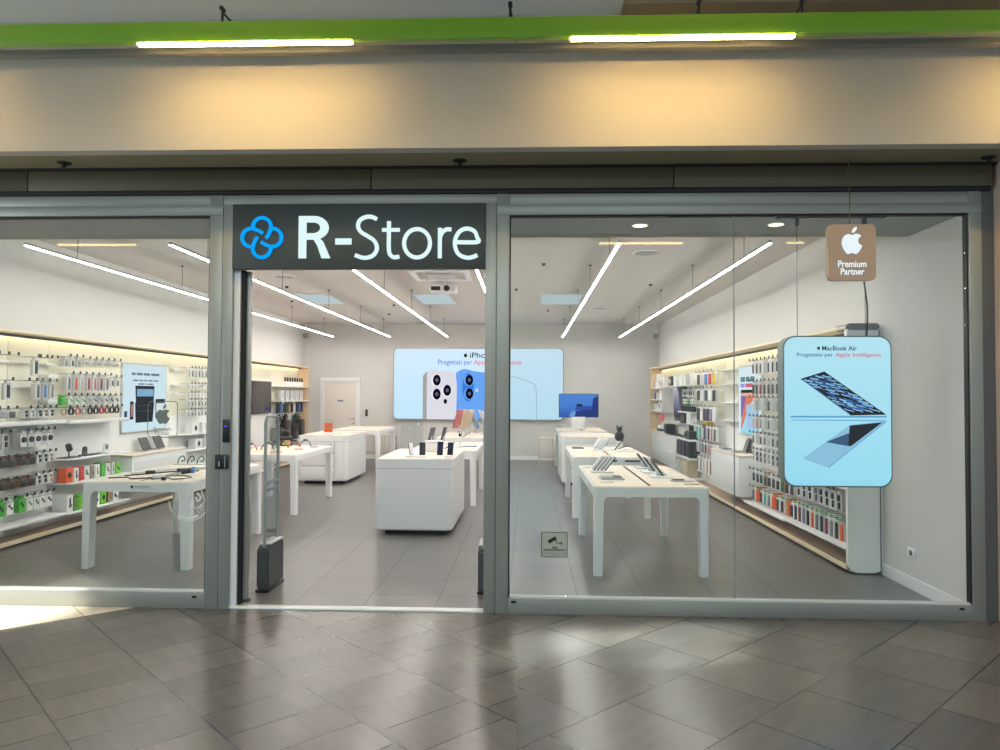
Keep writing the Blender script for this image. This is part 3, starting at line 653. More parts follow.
# stools
def stool(label, x, y, seatm, first=[]):
    if first:
        c = copy_tree(first[0], ch=first[1]); c.location = (x, y, 0); c['label'] = label; return c
    t = thing('bar_stool', label, 'stool', (x, y, 0), group='bar stools')
    MB().prism(rrect(-.17, .17, -.17, .17, .05), 'xy', .62, .65).build('seat', seatm, t)
    for sx_ in (-1, 1):
        for sy in (-1, 1): MB().cyl((sx_*.13, sy*.13, .62), (sx_*.18, sy*.18, 0), .011, seg=8).build('leg', GREYS['beige'], t)
    mb = MB(); mb.tube([(-.165, -.165, .22), (.165, -.165, .22), (.165, .165, .22), (-.165, .165, .22)], .009, 6, True); mb.build('footrest', GREYS['beige'], t)
    first.append(t); first.append(kids(t)); return t
stool('beige bar stool left of the monitor table', .42, 10.9, mat('stool_seat', (214, 202, 186), .5))
stool('brown bar stool under high table, left one beside back door', -3.72, 11.75, None)
stool('brown bar stool under high table, right one near the glass panel', -3.28, 11.85, None)
# monitor on the back right table
q = thing('desktop_monitor', 'large flat monitor with blue picture on white stand, back right', 'monitor', (1.09, 10.35, .86))
MB().box(-.15, .15, -.03, .03, .0, .27, .004).build('monitor_stand', white, q)
MB().box(-.425, .425, -.02, .025, .255, .765, .006).build('monitor_bezel', black, q)
MB().box(-.413, .413, -.024, -.02, .267, .753).build('screen', grad('screen_blue', [(0, (40, 92, 190)), (.5, (72, 138, 232)), (1, (84, 146, 236))], 2, .26, .76, .85), q)
db = emis('screen_navy', (18, 52, 140), .8); dl = emis('screen_pale', (120, 170, 236), .85)  # silhouettes painted on the screen stand for a person's reflection
K = lambda l: [(x*.772, .267+(z-.205)*.81) for x, z in l]
MB().prism(K([(-.10, .205), (-.09, .36), (.36, .42), (.40, .70), (.535, .78), (.535, .205)]), 'xz', -.0255, -.024).build('dark_reflection', db, q)
MB().prism(K([(-.27, .205), (-.22, .33), (-.12, .38), (-.08, .33), (-.12, .205)]), 'xz', -.0262, -.024).build('pale_reflection', dl, q)
MB().prism(K([(-.06, .48), (.10, .48), (.10, .55), (-.06, .55)]), 'xz', -.0268, -.024).build('dark_mark', emis('screen_black', (12, 22, 50), .8), q)
MB().prism(K([(-.10, .40), (-.06, .50), (.36, .50), (.36, .43), (.1, .38)]), 'xz', -.0258, -.024).build('blue_reflection', emis('screen_mid', (34, 84, 190), .8), q)
# glass screen by high table
q = thing('glass_screen', 'clear glass panel standing right of the high back table', 'screen', (-2.55, 10.6, 0))
MB().box(-.25, .25, -.006, .006, .03, 1.0, .002).build('glass_sheet', acryl, q); MB().box(-.27, .27, -.06, .06, 0, .03, .004).build('screen_foot', midgrey, q)
# ---- security gates
def gate(label, x, y0, y1, zt, flip):
    t = thing('security_gate', label, 'security gate', (x, 0, 0), group='anti-theft gates in the entrance')
    mb = MB(); mb.prism([(y0-.012, .025), (y1+.012, .025), (y1+.012, .33), (y1-.02, .375), (y0+.05, .375), (y0-.012, .34)], 'yz', -.05, .05)
    bmesh.ops.bevel(mb.bm, geom=mb.bm.edges[:], offset=.012, segments=2, affect='EDGES'); mb.build('gate_base', darkgrey, t)
    MB().box(-.055, .055, y0-.02, y1+.02, 0, .025, .004).build('base_foot', black, t)
    MB().box(-.058*flip-.002, -.058*flip+.010*1, y0+.10, y1-.02, .06, .17, .003).build('base_cover', midgrey, t)
    MB().box(-.05, .05, y0+.04, y1, .372, .384, .004).build('base_lid', GREYS['silver'], t)
    r = .07; pts = [(0, y0+.02, .36), (0, y0+.02, zt-r)]+[(0, y0+.02+r-r*math.cos(a), zt-r+r*math.sin(a)) for a in (.4, .8, 1.2, PI/2)]
    pts += [(0, y1-.02-r+r*math.sin(a), zt-r+r*math.cos(a)) for a in (0, .4, .8, 1.2, PI/2)]+[(0, y1-.02, .36)]
    MB().tube(pts, .0135, 10).build('gate_loop', mat('gate_grey', (150, 163, 166), .4, .2), t)
    for z in (.80, .86): MB().box(-.012, .012, y0+.03, y1-.03, z, z+.022, .003).build('cross_bar', GREYS['bluegrey'], t)
    MB().box(-.004, .004, y0+.035, y1-.035, .384, zt-.02).build('clear_panel', acryl, t)
    return t
gate('grey anti-theft gate with clear panel at left of entrance', -2.125, .43, .77, 1.41, 1)
gate('grey anti-theft gate mostly behind the right entrance post', -.345, .48, .80, 1.41, -1)

# ================================================================== DEVICES ON TABLES
screen_dark = mat('screen_glass', (14, 15, 22), .35)
phone_wall = emis('phone_wallpaper', (70, 96, 160), .35)
def phone_stand(label, x, y, z, rz, bodym, scr, tilt=12, h=.15):
    t = thing('smartphone', label, 'phone', (x, y, z), rz, group='phones on the entrance plinth')
    R = (Vector((0, 0, .02)), ('X', -math.radians(tilt)))
    MB().box(-.05, .05, -.06, .05, 0, .012, .004).build('stand_foot', white, t)
    MB().box(-.012, .012, .006, .02, .01, .09, .003, rot=R).build('stand_stem', white, t)
    MB().box(-.036, .036, -.004, .006, .02, .02+h, .004, rot=R).build('phone_body', bodym, t)
    s_ = MB().box(-.033, .033, -.0055, -.004, .024, .016+h, rot=R).build('screen', scr, t)
    return t
zt = .865
phone_stand('phone seen edge-on with white side, leftmost on entrance plinth', -1.36, 3.16, zt, 1.0, GREYS['black'], GREYS['white'])
phone_stand('black phone second from the left on entrance plinth', -1.235, 3.14, zt, .15, GREYS['black'], screen_dark)
phone_stand('black phone with lit screen, third from left on entrance plinth', -1.03, 3.14, zt, -.15, GREYS['navy'], screen_dark, h=.16)
phone_stand('slimmer black phone with lit screen, rightmost on entrance plinth', -.915, 3.18, zt, -.25, GREYS['black'], screen_dark)
for o in list(bpy.data.objects):
    if o.name.startswith('smartphone') and ('third' in o['label'] or 'rightmost' in o['label']):
        MB().box(-.02, .02, -.0075, -.0055, .09, .15, rot=(Vector((0, 0, .02)), ('X', -math.radians(12)))).build('wallpaper', phone_wall, o)
for x, lab in ((-1.37, 'flat white price plate before the edge-on phone'), (-1.235, 'flat white price plate before second phone from left'), (-1.03, 'flat white price plate before third phone from left'), (-.915, 'flat white price plate before the rightmost phone')):
    tag(MB().box(x-.05, x+.05, 3.0, 3.06, zt, zt+.006, .002).build('price_plate', GREYS['pearl']), lab, 'price plate', 'price plates on the entrance plinth')
q = thing('acrylic_box', 'frosted pale box standing behind phones on entrance plinth', 'box', (-1.20, 3.9, zt))
MB().box(-.10, .10, -.08, .08, 0, .14, .012).build('box_body', GREYS['white'], q); MB().box(-.103, .103, -.083, .083, .11, .142, .004).build('lid', GREYS['pearl'], q)
def tablet(label, x, y, z, rz, tilt, frame, scr, w=.19, h=.25, group=None, lift=.03):
    t = thing('tablet', label, 'tablet', (x, y, z), rz, group)
    R = (Vector((0, 0, lift)), ('X', -math.radians(tilt)))
    MB().box(-.06, .06, -.02, .14, 0, .01, .003).build('stand_base', GREYS['silver'], t)
    MB().box(-.02, .02, .006, .016, .0, .14, .003, rot=(Vector((0, 0, 0)), ('X', -math.radians(tilt*.8)))).build('stand_arm', GREYS['silver'], t)
    MB().box(-w/2, w/2, -.004, .006, lift, lift+h, .004, rot=R).build('tablet_body', frame, t)
    MB().box(-w/2+.008, w/2-.008, -.0055, -.004, lift+.008, lift+h-.008, rot=R).build('screen', scr, t)
    return t
tablet('grey tablet seen from the side, left one on table behind plinth', -1.58, 6.35, .792, -PI/2-.3, 14, GREYS['slate'], GREYS['beige'], group='tablets behind the plinth')
tablet('grey tablet seen from the side, right one on table behind plinth', -1.40, 6.45, .792, -PI/2-.15, 14, GREYS['charcoal'], GREYS['grey'], group='tablets behind the plinth')
q = thing('tablet', 'slate tablet lying flat near the right corner behind plinth', 'tablet', (-.92, 5.95, .79), .1)
MB().box(-.13, .13, -.09, .09, 0, .01, .004).build('tablet_body', GREYS['bluegrey'], q); MB().box(-.12, .12, -.082, .082, .01, .0115).build('screen', GREYS['sky'], q)
q = thing('watch_stand', 'white stand with folded chrome arm on table behind plinth', 'stand', (-1.03, 5.7, .79))
MB().cyl((0, 0, 0), (0, 0, .012), .06, seg=24).cyl((0, 0, .01), (0, 0, .16), .016).build('stand_post', white, q)
MB().tube(spline([(0, 0, .15), (.03, -.02, .22), (-.02, .0, .26), (0, 0, .17)], 5), .008, 6).build('stand_arm', steel, q)
MB().sphere((0, -.02, .19), .022, (1, .6, 1)).build('stand_head', black, q)
def imac(label, x, y, rz, bodym, tilt=12):
    t = thing('desktop_computer', label, 'computer', (x, y, .792), rz, group='coloured desktop computers on centre back table')
    R = (Vector((0, 0, .14)), ('X', -math.radians(tilt)))
    MB().box(-.09, .09, -.06, .08, 0, .008, .003).build('foot', GREYS['silver'], t)
    MB().box(-.05, .05, .03, .045, .006, .26, .003, rot=(Vector((0, .03, .006)), ('X', math.radians(10)))).build('stand_neck', GREYS['silver'], t)
    MB().box(-.27, .27, -.012, .010, .10, .50, .008, rot=R).build('back_shell', bodym, t)
    MB().box(-.262, .262, -.0145, -.012, .17, .49, rot=R).build('screen', emis('computer_screen', (150, 176, 220), .6), t)
    return t
imac('red desktop computer seen from the side, first in centre back row', -1.46, 9.9, -PI/2-.32, GREYS['rose'], 16)
imac('pale gold desktop computer seen from the side, beside the red one', -1.27, 9.35, -PI/2-.30, GREYS['beige'], 16)
imac('pale blue desktop computer, left of the two leaning blue ones', -1.08, 9.95, PI/2+.25, GREYS['sky'], 18)
imac('white-blue desktop computer nearest the right entrance post', -.88, 9.75, PI/2+.22, GREYS['white'], 18)
# right table: case rack, tray, phones on stands
def case_rack(label, x, y, z, n, edge, wd=.024, h=.18):
    t = thing('case_rack', label, 'display rack', (x, y, z))
    MB().box(-.13, .10, -.06, .09, 0, .014, .004).build('rack_base', white, t)
    for i in range(n):
        x0 = -.115+i*(wd+.016); R = (Vector((x0, 0, .014)), ('Y', math.radians(38)))
        c = MB().box(x0-wd, x0, -.045, .045, .030, .03+h, .003, rot=R).build('phone_case', GREYS['white'], t)
        MB().box(x0, x0+.012, -.043, .043, .030, .025+h, .002, rot=R).build('case_back', edge, c)
    return t
case_rack('rack of four leaning white phone cases with navy backs, nearest right table', .79, 2.30, .79, 4, GREYS['navy'])
case_rack('rack of leaning cases with pale blue backs, second right table left side', 1.08, 5.30, .79, 3, GREYS['sky'], .03)
q = thing('phone_case', 'white case with blue tip leaning on second right table', 'case', (1.02, 5.95, .796), .1)
MB().box(-.006, .006, -.05, .05, .0, .2, .003, rot=(Vector((0, 0, 0)), ('Y', math.radians(32)))).build('case_shell', GREYS['white'], q)
MB().box(.007, .012, -.045, .045, .10, .2, .002, rot=(Vector((0, 0, 0)), ('Y', math.radians(32)))).build('case_tip', GREYS['blue'], q)
MB().box(-.05, .05, -.06, .06, -.0, .006, .002).build('case_foot', GREYS['silver'], q)
q = thing('display_tray', 'silver open tray lying at front left of nearest right table', 'tray', (.80, 1.72, .79), .05)
MB().box(-.10, .12, -.12, .12, 0, .016, .004).build('tray_base', GREYS['silver'], q); MB().box(-.085, .105, -.10, .10, .016, .026, .004).build('tray_pad', GREYS['grey'], q)
MB().box(.02, .09, -.09, .04, .026, .034, .003).build('tray_device', GREYS['slate'], q)
tag(MB().box(.68, .80, 1.40, 1.48, .79, .798, .002).build('price_plate', GREYS['pearl']), 'white price plate before the silver tray on nearest right table', 'price plate')
tag(MB().box(.64, .74, 2.72, 2.86, .79, .796, .002).build('price_plate', GREYS['silver']), 'flat silver plate at back left of nearest right table', 'price plate')
labs = ['black phone on white wedge, first of three on right side of nearest table', 'black phone on white wedge, second of three on right side of nearest table', 'black phone on white wedge, third of three on right side of nearest table']
for i, (x, y) in enumerate(((1.33, 2.85), (1.33, 2.38), (1.34, 1.95))):
    t = thing('smartphone', labs[i], 'phone', (x, y, .79), 0, group='three wedge phones on the nearest right table')
    MB().box(-.13, .08, -.16, .12, 0, .012, .004).build('stand_plate', white, t)
    MB().prism([(-.06, .012), (.05, .012), (-.05, .10)], 'xz', -.03, .03).build('stand_wedge', white, t)
    MB().box(-.008, .004, -.08, .08, .015, .19, .003, rot=(Vector((.0, 0, .015)), ('Y', -math.radians(35)))).build('phone_body', screen_dark, t)
    MB().box(.005, .010, -.04, .04, .015, .17, .003, rot=(Vector((.0, 0, .015)), ('Y', -math.radians(35)))).build('phone_back', GREYS['silver'], t)
q = thing('phone_cradle', 'low grey cradle on right front of nearest right table', 'cradle', (1.45, 1.55, .79), .1)
MB().box(-.10, .10, -.05, .05, 0, .012, .004).build('cradle_base', GREYS['silver'], q); MB().box(-.09, .02, -.03, .03, .012, .024, .004).build('cradle_pad', GREYS['slate'], q)
q = thing('price_plate', 'dark slim plate at front right of nearest right table', 'plate', (1.50, 1.33, .79))
MB().box(-.07, .06, -.03, .03, 0, .004, .001).build('plate', GREYS['brown'], q); MB().box(-.06, .05, -.022, .022, .004, .005).build('plate_print', GREYS['tan'], q)
# second right table right half: black toy-eared speaker and boards
q = thing('eared_gadget', 'black round gadget with two ears on white foot, second right table', 'gadget', (1.42, 6.0, .79))
MB().sphere((0, 0, .17), .075, (1, .9, 1.1)).build('gadget_body', black, q)
MB().sphere((0, 0, .28), .045).build('gadget_head', black, q)
for s_ in (-1, 1): MB().cyl((s_*.025, 0, .30), (s_*.045, 0, .345), .016, .006, 10).build('ear', black, q)
MB().cyl((0, 0, 0), (0, 0, .10), .055, .04, 20).build('gadget_foot', white, q)
q = thing('tool_kit', 'black stick leaning across white board, second right table', 'stand', (1.36, 5.3, .79), .2)
MB().box(-.14, .14, -.20, .18, 0, .010, .003).build('board', GREYS['pearl'], q); MB().box(-.12, .12, .02, .15, .01, .02, .003).build('board_step', white, q)
MB().cyl((-.10, .0, .012), (-.02, -.14, .17), .008).build('stick', black, q); MB().cyl((-.02, .1, .02), (.13, .02, .075), .006).build('clip', darkgrey, q)
q = thing('display_tray', 'flat dark tray on left side of second right table', 'tray', (.76, 5.75, .79))
MB().box(-.09, .09, -.12, .12, 0, .01, .003).build('tray_base', GREYS['slate'], q); MB().box(-.08, .08, -.11, .11, .01, .014, .002).build('tray_pad', GREYS['navy'], q)
for x, lab in ((1.06, 'black vent grille in apron face, left one on second right table'), (1.36, 'black vent grille in apron face, right one on second right table')):
    q = thing('apron_grille', lab, 'grille', (x, 4.148, .745), group='apron grilles')
    MB().box(-.10, .10, -.008, 0, -.012, .012, .003).build('grille_frame', darkgrey, q); MB().box(-.09, .09, -.010, -.007, -.004, .004).build('grille_slot', black, q)
# left table by window: cables with black plugs
def cable(label, pts, plugs, col=black, z=.79, r=.006):
    t = thing('charging_cable', label, 'cable', (0, 0, 0), group='cables on the left window table')
    MB().tube(spline([(x, y, z+r+dz) for x, y, dz in pts], 6), r, 6).build('cord', col, t)
    for (x, y, a, l, c) in plugs:
        MB().box(-l/2, l/2, -.022, .022, 0, .034, .008, rot=None).build('plug', c, t)
        o = kids(t)[-1]; o.location = (x, y, z+.001); o.rotation_euler = (0, 0, a)
    return t
cable('black cable with white plug at front left of left window table', [(-3.95, 1.35, 0), (-3.8, 1.42, .0), (-3.7, 1.30, .0), (-3.55, 1.42, 0)], [(-3.52, 1.44, .4, .1, white)])
cable('black cable with two dark plugs in middle of left window table', [(-3.9, 1.55, 0), (-3.7, 1.85, .0), (-3.62, 1.95, 0), (-3.4, 2.05, 0)], [(-3.76, 1.76, .6, .09, black), (-3.56, 2.0, .4, .09, black)])
cable('long white strap lying across middle of left window table', [(-3.95, 1.75, 0), (-3.75, 2.1, 0), (-3.5, 2.3, 0), (-3.2, 2.4, 0)], [(-3.2, 2.42, .3, .05, black)], GREYS['pearl'], r=.011)
cable('thin grey cable looping at front right of left window table', [(-3.5, 1.28, 0), (-3.4, 1.4, 0), (-3.3, 1.3, 0), (-3.2, 1.45, 0), (-3.35, 1.6, 0), (-3.5, 1.55, 0)], [(-3.36, 1.24, .2, .04, black)], GREYS['slate'])
cable('black coil cable at far right corner of left window table', [(-3.4, 2.3, 0), (-3.25, 2.5, 0), (-3.15, 2.7, 0)], [(-3.3, 2.45, .8, .10, black)])
q = thing('tripod_head', 'small black clamp with blue tip on left window table', 'clamp', (-3.36, 1.72, .79))
MB().cyl((-.06, 0, .03), (.035, .01, .045), .026, seg=16).build('clamp_body', black, q); MB().cyl((.035, .01, .045), (.06, .012, .05), .030, seg=16).build('clamp_tip', GREYS['blue'], q)
for k in range(3): MB().cyl((-.05, 0, .02), (-.16+.05*k, -.10+.07*k, .004), .005, seg=6).build('leg', GREYS['silver'], q)
q = thing('wire_stand', 'row of curled wire holders along far edge of left window table', 'display rack', (-3.75, 2.72, .79))
MB().box(-.24, .3, -.03, .03, 0, .012, .003).build('rack_base', GREYS['pearl'], q)
for k in range(5):
    x = -.2+k*.11
    MB().tube(spline([(x, 0, .012), (x+.02, -.01, .07), (x+.07, -.02, .10), (x+.09, -.02, .06), (x+.05, -.02, .04)], 5), .006, 6).build('holder', GREYS['charcoal'] if k % 2 else GREYS['forest'], q)
q = thing('price_stand', 'turquoise tag on tiny stem at far right of left window table', 'tag', (-3.38, 2.80, .79))
MB().cyl((0, 0, 0), (0, 0, .07), .012, seg=10).build('tag_stem', white, q); MB().box(-.035, .035, -.006, .006, .05, .14, .004).build('tag_plate', GREYS['teal'], q)
for x, z, lab in ((-3.50, .768, 'small white shelf tag with black dot on left window table front'),):
    q = thing('shelf_tag', lab, 'tag', (x, 1.0995, z-.02))
    MB().box(-.10, .10, -.004, 0, -.02, .02, .003).build('tag_plate', GREYS['pearl'], q); MB().cyl((-.08, -.004, 0), (-.08, -.007, 0), .012, seg=12).build('dot', black, q)
    MB().box(-.06, .09, -.0055, -.004, -.003, .004).build('print', GREYS['grey'], q)
# second left table: straps and white gadgets
for i, (x, y, c, lab) in enumerate(((-3.9, 4.75, 'red', 'dark red folded strap, nearest corner of table behind gate'), (-3.75, 5.0, 'charcoal', 'black looped strap on table behind gate'), (-3.62, 5.25, 'green', 'green looped strap on table behind gate'), (-3.5, 5.45, 'rose', 'rose looped strap on table behind gate'), (-3.4, 5.65, 'slate', 'slate looped strap at far edge of table behind gate'))):
    q = thing('watch_strap', lab, 'strap', (x, y, .79), .6, 'straps on table behind gate')
    MB().stroke(spline([(-.09, .006), (-.05, .07), (.02, .10), (.07, .06), (.09, .006)], 5), .008, -.018, .018).build('strap_band', GREYS[c], q)
    MB().box(-.025, .03, -.022, .022, .088, .112, .006).build('strap_case', black, q)
for i, (x, y, lab) in enumerate(((-3.45, 4.55, 'flat white plate at front of table behind gate'), (-3.30, 5.0, 'flat white plate in middle of table behind gate'), (-3.22, 5.5, 'flat white plate at far end of table behind gate'))):
    q = thing('display_plate', lab, 'plate', (x, y, .79), .2, 'flat plates on table behind gate')
    MB().box(-.09, .09, -.06, .06, 0, .008, .002).build('plate', GREYS['pearl'], q); MB().box(-.05, .06, -.03, .03, .008, .018, .004).build('plate_device', GREYS['rose'] if i == 1 else GREYS['silver'], q)
q = thing('sign_holder', 'small orange sign on white foot atop left drawer counter', 'sign holder', (-3.58, 7.6, .86))
MB().box(-.085, .085, -.04, .04, 0, .03, .004).build('foot', white, q); MB().box(-.075, .075, -.006, .006, .05, .21, .003).build('sign_plate', GREYS['orange'], q)
MB().box(-.08, .08, -.003, .003, .03, .06).build('stem', white, q); MB().box(-.05, .05, -.0075, -.006, .145, .175).build('print', GREYS['bluegrey'], q); MB().box(-.06, .06, -.0075, -.006, .12, .13).build('print_line', GREYS['tan'], q)
for x, y, lab in ((-3.55, 8.1, 'slim silver plate on left drawer counter, near'), (-3.25, 8.4, 'slim silver plate on left drawer counter, far')):
    tag(MB().box(x-.1, x+.1, y-.05, y+.05, .86, .868, .002).build('display_plate', GREYS['silver']), lab, 'plate', 'plates on the left drawer counter')
# ================================================================== DISPLAY WALLS
ledm = emis('shelf_led', (255, 232, 184), 6.5)
def surround(name, label, xb, xf, y0, y1, front_end):
    """continuous case along a side wall: deck, toe kick, top, end panels; xb at the wall, xf the open face"""
    s_ = 1 if xf > xb else -1
    t = thing(name, label, 'display case', (0, 0, 0))
    a = lambda p, q: (min(p, q), max(p, q))
    MB().box(*a(xb, xf-s_*.05), y0+.05, y1, 0, .035).build('toe_kick', black, t)
    MB().box(*a(xb, xf-s_*.012), y0+.02, y1-.02, .035, .075).build('deck', wood_deck, t)
    MB().box(*a(xf-s_*.012, xf), y0+.03, y1-.03, .030, .075, .002).build('deck_edge', wood_edge, t)
    MB().box(*a(xb, xf), y0+.02, y1, 2.215, 2.24, .003).build('case_top', wood_edge, t)
    MB().box(*a(xb+s_*.078, xb+s_*.086), y0+.04, y1-.04, 2.186, 2.215).build('led_channel', darkgrey, t)
    MB().box(*a(xb+s_*.035, xb+s_*.077), y0+.1, y1-.1, 2.205, 2.215).build('led_strip', ledm, t)
    MB().box(*a(xb, xf), y1-.03, y1, .0, 2.215, .003).build('end_panel', wood_side, t)
    if front_end:
        o = [(min(xb, xf), .0), (max(xb, xf), .0), (max(xb, xf), 2.26), (min(xb, xf), 2.26)]
        mb = MB(); mb.prism(rrect(min(xb, xf), max(xb, xf)+.018, .012, 2.26, .09, 8), 'xz', y0-.012, y0+.03); mb.build('front_panel', white, t)
        mb = MB(); mb.prism(rrect(min(xb, xf), max(xb, xf), .012, 2.26, .055, 6), 'xz', y0+.03, y0+.034); mb.build('inner_face', wood_edge, t)
        # raised rounded head of the panel, with a thin joint
        MB().box(*a(xb-s_*.002, xb+s_*.010), y0-.016, y0-.012, .05, 2.2).build('panel_joint', midgrey, t)
        MB().prism(rrect(min(xb, xf), max(xb, xf), 2.20, 2.262, .03, 5), 'xz', y0-.013, y0+.22).build('panel_head', midgrey, t)
    return t
surround('display_case', 'long recessed display case lining the left wall with wood deck', XL+.021, -5.28, 1.0, 12.0, False)
surround('display_case', 'long white display case lining right wall with rounded end panel', XR-.021, 2.886, 1.33, 12.0, True)
SIDE = {'L': dict(xb=XL+.021, s=1, rz=PI/2, xp=XL+.05), 'R': dict(xb=XR-.021, s=-1, rz=-PI/2, xp=XR-.05)}
def bay(side, label, y0, y1, seams=(), z0=.075, split=1.26):
    d = SIDE[side]; t = thing('display_bay', label, 'display bay', (0, 0, 0))
    a, b = sorted((d['xb'], d['xp']))
    MB().box(a, b, y0+.003, y1-.003, split, 2.19, .002).build('back_panel', cream, t)  # cream also holds the warm led glow besides the panel's own colour
    MB().box(a, b, y0+.003, y1-.003, z0, split-.004, .002).build('lower_panel', white_m, t)
    return t
def shelf(t, side, y0, y1, z, depth=.24, m_=white, th=.025, name='shelf'):
    d = SIDE[side]; a, b = sorted((d['xp'], d['xp']+d['s']*depth))
    return MB().box(a, b, y0, y1, z-th, z, .003).build(name, m_, t)
HK = {}
def hook(t, side, y, z, L=.21, tip=black):
    d = SIDE[side]
    key = (side, L, tip.name)
    if key not in HK:
        mb = MB(); mb.tube([(0, 0, 0), (0, -L, 0), (0, -L-.012, .012)], .004, 6); mb.mi = 1
        mb.box(-.014, .014, -L-.022, -L-.014, -.004, .03, .002); HK[key] = mb.mesh('hook', [steel, tip])
    o = link('hook', HK[key], t); o.location = (d['xp'], y, z); o.rotation_euler = (0, 0, d['rz']); return o
PK = {}
def pack_parts(w, h, dd, card, prod, shape):
    key = (w, h, dd, card, prod, shape)
    if key in PK: return PK[key]
    mb = MB(); n = .012
    mb.prism([(-w/2, -h), (w/2, -h), (w/2, -.03), (.022, -.022), (.022, .006), (n, .006), (.006, -.005), (-.006, -.005), (-n, .006), (-.022, .006), (-.022, -.022), (-w/2, -.03)], 'xz', 0, dd)
    parts = [('card', mb.mesh('card', GREYS[card], False))]
    mb = MB()
    if shape == 'bar': mb.box(-w*.28, w*.28, -.012, 0, -h*.95, -.045, .004)
    elif shape == 'slim': mb.box(-w*.17, w*.17, -.012, 0, -h*.9, -.045, .004)
    elif shape == 'round':
        r = min(w*.34, h*.27); mb.cyl((0, -.016, -h*.55), (0, 0, -h*.55), r*.9, r, 18)
    elif shape == 'coil':
        r = min(w*.33, h*.3)
        mb.tube([(r*.8*math.cos(a*PI/8), -.008, -h*.55+r*math.sin(a*PI/8)) for a in range(16)], .008, 6, True)
    elif shape == 'plug':
        mb.box(-w*.2, w*.2, -.014, 0, -h*.5, -h*.22, .004).box(-w*.1, w*.24, -.012, 0, -h*.9, -h*.56, .004)
    elif shape == 'buds':
        mb.sphere((-w*.14, -.006, -h*.45), w*.13, (1, .6, 1.3), 10, 8).sphere((w*.16, -.006, -h*.6), w*.13, (1, .6, 1.3), 10, 8)
    elif shape == 'panel': mb.box(-w*.42, w*.42, -.004, 0, -h*.93, -h*.3, .002)
    elif shape == 'case':
        mb.prism(rrect(-w*.42, w*.42, -h*.97, -.04, .014, 4), 'xz', -.014, 0)
    parts.append(('product', mb.mesh('product', GREYS[prod])))
    if shape in ('bar', 'slim', 'plug', 'buds', 'round', 'coil', 'panel'):
        parts.append(('print', MB().box(-w*.4, w*.4, -.002, 0, -.04, -.032).mesh('print', GREYS['grey'])))
    PK[key] = parts; return parts
def place(parts, name, label, cat, group, side, x, y, z, rz=0):
    d = SIDE[side]; t = thing(name, label, cat, (x, y, z), d['rz']+rz, group)
    for n, me in parts: link(n, me, t)
    return t
def row(t, side, phrase, desc, name, ys, z, w, h, dd, cards, prods, shape, tip=black, L=.19, cat='package', dx=0, skip=()):
    ys = sorted(ys, reverse=(side == 'R')); d = SIDE[side]
    for i, y in enumerate(ys):
        hook(t, side, y, z, L, tip)
        if i in skip: continue
        c = cards[i % len(cards)]; p = prods[i % len(prods)]
        nm = ORD[i] if i < len(ORD) else '%dth' % (i+1)
        lab = '%s %s from the left in %s' % (nm, desc, phrase)
        place(pack_parts(w, h, dd, c, p, shape), name, lab, cat, '%s in %s' % (desc+'s', phrase), side, d['xp']+d['s']*(L-.035), y, z-.004)
BX = {}
def box_parts(w, h, dd, body, art, shape='bar', artc='black'):
    key = (w, h, dd, body, art, shape, artc)
    if key in BX: return BX[key]
    parts = [('carton', MB().box(-w/2, w/2, 0, dd, 0, h, .003).mesh('carton', GREYS[body]))]
    mb = MB().box(-w*.46, w*.46, -.002, 0, h*.05, h*.95); parts.append(('printed_face', mb.mesh('printed_face', GREYS[art])))
    mb = MB()
    if shape == 'bar': mb.box(-w*.12, w*.12, -.004, -.002, h*.25, h*.8, .001).box(w*.18, w*.3, -.004, -.002, h*.3, h*.45, .001)
    elif shape == 'round': mb.cyl((0, -.004, h*.52), (0, -.002, h*.52), min(w, h)*.26, seg=18)
    elif shape == 'plug': mb.box(-w*.25, -.0, -.004, -.002, h*.4, h*.75, .001).cyl((w*.12, -.004, h*.4), (w*.12, -.002, h*.4), w*.14, seg=14)
    parts.append(('print', mb.mesh('print', GREYS[artc]))); BX[key] = parts; return parts
def boxes(side, phrase, name, spec, z, xoff=.2, rz=0, cat='box', group=None):
    """spec: (y, w, h, depth, body, art, shape, artc, description)"""
    d = SIDE[side]
    for (y, w, h, dd, b, a, sh, ac, desc) in spec:
        place(box_parts(w, h, dd, b, a, sh, ac), name, '%s %s' % (desc, phrase), cat, group or 'boxes '+phrase, side, d['xp']+d['s']*xoff, y, z, rz)
def seq(a, b, n): return [a+(b-a)*i/(n-1) for i in range(n)]
# ------------------------------------------------------------------ LEFT WALL
P = 'nearest left bay'
B1 = bay('L', 'display bay nearest the left window edge, white panels with hook rows', 1.0, 2.115)
B1b = bay('L', 'narrow display bay second from left edge with dark boxed chargers', 2.115, 2.78)
for t, y0, y1 in ((B1, 1.0, 2.115), (B1b, 2.12, 2.73)):
    shelf(t, 'L', y0, y1, 1.29, .26, th=.04); shelf(t, 'L', y0, y1, .235, .28)
    for z in (1.965, 1.70): shelf(t, 'L', y0, y1, z-.03, .03, th=.03, name='price_rail')
for y in (1.55, 1.69, 1.83, 1.965): hook(B1, 'L', y, 1.985)
for y in (2.28, 2.42, 2.50, 2.60): hook(B1b, 'L', y, 1.985)
row(B1b, 'L', 'top hooks of second left bay', 'long black pack alone', 'cable_pack', [2.34], 1.985, .10, .20, .03, ['pearl'], ['black'], 'slim')
row(B1, 'L', 'second hooks of first left bay', 'pale dark-striped strap pack', 'strap_pack', [1.60, 1.92], 1.725, .11, .20, .03, ['pearl'], ['navy'], 'slim')
hook(B1b, 'L', 2.14, 1.725); hook(B1b, 'L', 2.26, 1.725)
row(B1b, 'L', 'second hooks of second left bay', 'tall strap pack', 'strap_pack', [2.38, 2.50, 2.62], 1.725, .085, .20, .05, ['pearl', 'silver', 'pearl'], ['slate', 'blue', 'grey'], 'slim', darkgrey)
